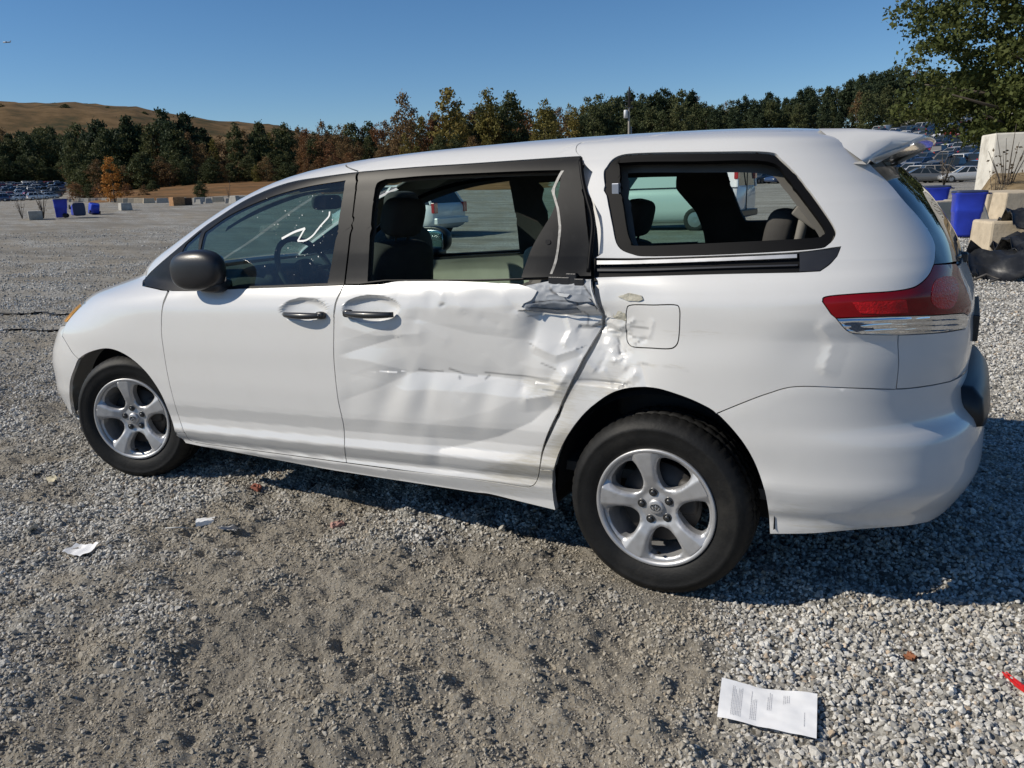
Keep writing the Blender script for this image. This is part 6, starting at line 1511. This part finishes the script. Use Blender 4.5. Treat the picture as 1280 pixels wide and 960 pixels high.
# sheet of printed paper
PAPER = mat('white_paper', (.80, .80, .80), .75, var=.03, vscale=5); INK = mat('grey_print', (.28, .28, .30), .8)
cs = [gpt(896, 909), gpt(1020, 934), gpt(1021, 878), gpt(902, 859)]
def sheet(name, cs, nu, nv, amp, seed, mt, lift=.016):
    V = []; F = []
    for j in range(nv+1):
        for i in range(nu+1):
            s, t = i/nu, j/nv; p = (cs[0]*(1-s)+cs[1]*s)*(1-t)+(cs[3]*(1-s)+cs[2]*s)*t
            V.append(np.array([p[0], p[1], p[2]+lift+amp*fbm(np.array(s*2.2+seed), np.array(t*1.8), seed).item()*2+amp*.8*math.sin(s*3.0+seed)*t]))
    for j in range(nv):
        for i in range(nu): F.append((j*(nu+1)+i, j*(nu+1)+i+1, (j+1)*(nu+1)+i+1, (j+1)*(nu+1)+i))
    return np.array(V), F
nu, nv = 40, 26; V, F = sheet('paper', cs, nu, nv, .010, 3, PAPER); zmax = max(float(zground(v[0], v[1]))-v[2] for v in V); V[:, 2] += max(0, zmax*.7)+.014
paper = mesh_obj('paper_sheet', V, F, PAPER); tag(paper, 'large white printed paper sheet lying on pale gravel', 'paper')
def on_paper(s, t):
    i = min(s*nu, nu-1e-6); j = min(t*nv, nv-1e-6); a, b_ = int(i), int(j); fx, fy = i-a, j-b_; g = lambda p, q: V[q*(nu+1)+p]
    return (g(a, b_)*(1-fx)+g(a+1, b_)*fx)*(1-fy)+(g(a, b_+1)*(1-fx)+g(a+1, b_+1)*fx)*fy+np.array([0, 0, .0012])
mb = MB(); rg = random.Random(4)
for s, t0, t1 in [(.13+.0165*i, .10+rg.uniform(0, .02), .90-rg.uniform(0, .25)) for i in range(7)]+[(.33+.018*i, .12, .92-rg.uniform(0, .35)) for i in range(4)]+[(.50+.018*i, .42, .92-rg.uniform(0, .2)) for i in range(3)]+[(.66+.018*i, .50+rg.uniform(0, .2), .86) for i in range(4)]+[(.875, .20, .52)]:
    t = t0
    while t < t1:
        L = rg.uniform(.015, .055); w = .0023; a, b_, c, d = on_paper(s, t), on_paper(s, min(t+L, t1)), on_paper(s+w*1.6, min(t+L, t1)), on_paper(s+w*1.6, t); mb.add([a, b_, c, d], [(0, 1, 2, 3)], 0, False); t += L+.009
o = mb.build('printed_text', INK, paper); o['kind'] = 'stuff'
def crumple(name, u, v, w, h, rz, mt, label, cat, seed, amp=.012, thick=.0):
    p = gpt(u, v); V = []; F = []; n, m = 9, 7; c, s = math.cos(R_(rz)), math.sin(R_(rz))
    for j in range(m):
        for i in range(n):
            x = (i/(n-1)-.5)*w; y = (j/(m-1)-.5)*h; z = amp*(1+2*fbm(np.array(i/2.5+seed), np.array(j/2.5), seed).item()*2); V.append((p[0]+x*c-y*s, p[1]+x*s+y*c, p[2]+z+.012))
    for j in range(m-1):
        for i in range(n-1): F.append((j*n+i, j*n+i+1, (j+1)*n+i+1, (j+1)*n+i))
    if thick:
        k = len(V); V += [(x, y, z-thick) for x, y, z in V]; F += [tuple(q+k for q in f[::-1]) for f in F]
        ed = [i for i in range(n)]+[j*n+n-1 for j in range(1, m)]+[(m-1)*n+i for i in range(n-2, -1, -1)]+[j*n for j in range(m-2, 0, -1)]
        F += [(a, ed[(q+1) % len(ed)], ed[(q+1) % len(ed)]+k, a+k) for q, a in enumerate(ed)]
    o = mesh_obj(name, V, F, mt, None, thick == 0); tag(o, label, cat); return o
crumple('paper_scrap', 102, 692, .115, .095, 20, PAPER, 'crumpled white paper scrap on the dirt before the front wheel', 'paper', 3)
crumple('plastic_piece', 257, 653, .085, .04, 42, mat('white_plastic', (.75, .75, .74), .35), 'small white rectangular plastic piece on the gravel', 'plastic piece', 5, .004, .022)
crumple('plastic_shard', 287, 665, .12, .045, 5, mat('dark_clear_plastic', (.05, .055, .065), .15, coat=1), 'dark shiny plastic shard beside the white plastic piece', 'plastic shard', 8, .012)
crumple('paper_scrap', 66, 603, .075, .05, -20, mat('yellowed_paper', (.62, .55, .38), .7, var=.2, vscale=30), 'yellowed paper scrap near the front wheel', 'paper', 11)
crumple('plastic_shard', 1269, 857, .018, .10, 35, mat('red_plastic', (.55, .02, .02), .3), 'thin bright red plastic shard on pale gravel', 'plastic shard', 2, .004, .010)
crumple('brick_chip', 320, 612, .05, .04, 10, mat('red_brick', (.34, .12, .08), .85, var=.2), 'red brick chip in the shadow edge under the front door', 'brick chip', 6, .01, .02)
crumple('brick_chip', 422, 659, .06, .035, 60, mat('pink_brick', (.38, .22, .18), .85, var=.2), 'pinkish brick chip on the gravel below the sliding door', 'brick chip', 7, .01, .018)
crumple('rusty_flake', 1138, 826, .035, .03, 60, mat('rust', (.24, .09, .04), .9, var=.3), 'small rusty flake on the pale gravel above the paper sheet', 'metal flake', 9, .008, .008)
crumple('wood_chip', 40, 664, .02, .06, 10, mat('grey_wood_chip', (.40, .38, .33), .85), 'small upright grey chip on the dirt near the paper scrap', 'chip', 12, .01, .012)
mb = MB(); mb.tube([gpt(207, 663)+[0, 0, .012], gpt(225, 664)+[0, 0, .02], gpt(245, 664)+[0, 0, .012]], .003, 5); tag(mb.build('plastic_strip', mat('pale_strip', (.5, .5, .48), .6)), 'thin pale strip lying left of the white plastic piece', 'plastic strip')
# red lamp fragment with a wire loop, out beyond the hood
p = ground_at(107, 9.6); o = empty('lamp_fragment', (p[0], p[1], p[2])); RP = mat('red_lamp_plastic', (.30, .015, .02), .25, coat=.8, var=.3, vscale=20)
zt = z_at(107, 360, 9.6)-p[2]
mb = MB(); mb.sup((0, 0, zt*.5), (.10, .07, zt*.5), .5, .5, Matrix.Rotation(R_(12), 3, 'Y')); mb.box((-.07, -.02, zt*.28), (.05, .05, zt*.25), bev=.01); mb.build('lens', RP, o)
mb = MB(); mb.tube([(.0, 0, zt*.9), (.0, 0, zt+.04), (.06, 0, zt+.06), (.11, 0, zt+.01)], .012, 6); mb.build('wire_loop', RUBBER, o); tag(o, 'red lamp fragment with a dark loop, just beyond the hood', 'lamp fragment')
for q, (pts, lab) in enumerate((([(-40, 413), (0, 414), (30, 413), (55, 415), (74, 414), (100, 412)], 'black cable lying straight across the gravel left of the headlight'), ([(-40, 390), (0, 393), (30, 394), (52, 392), (72, 395), (94, 394)], 'twisted black strap on the gravel beyond the front bumper'))):
    mb = MB(); mb.tube([gpt(*x)+[0, 0, .012] for x in cr(np.array(pts, float), 6)], .012 if q == 0 else .016, 6); tag(mb.build('cable' if q == 0 else 'strap', RUBBER), lab, 'cable' if q == 0 else 'strap')
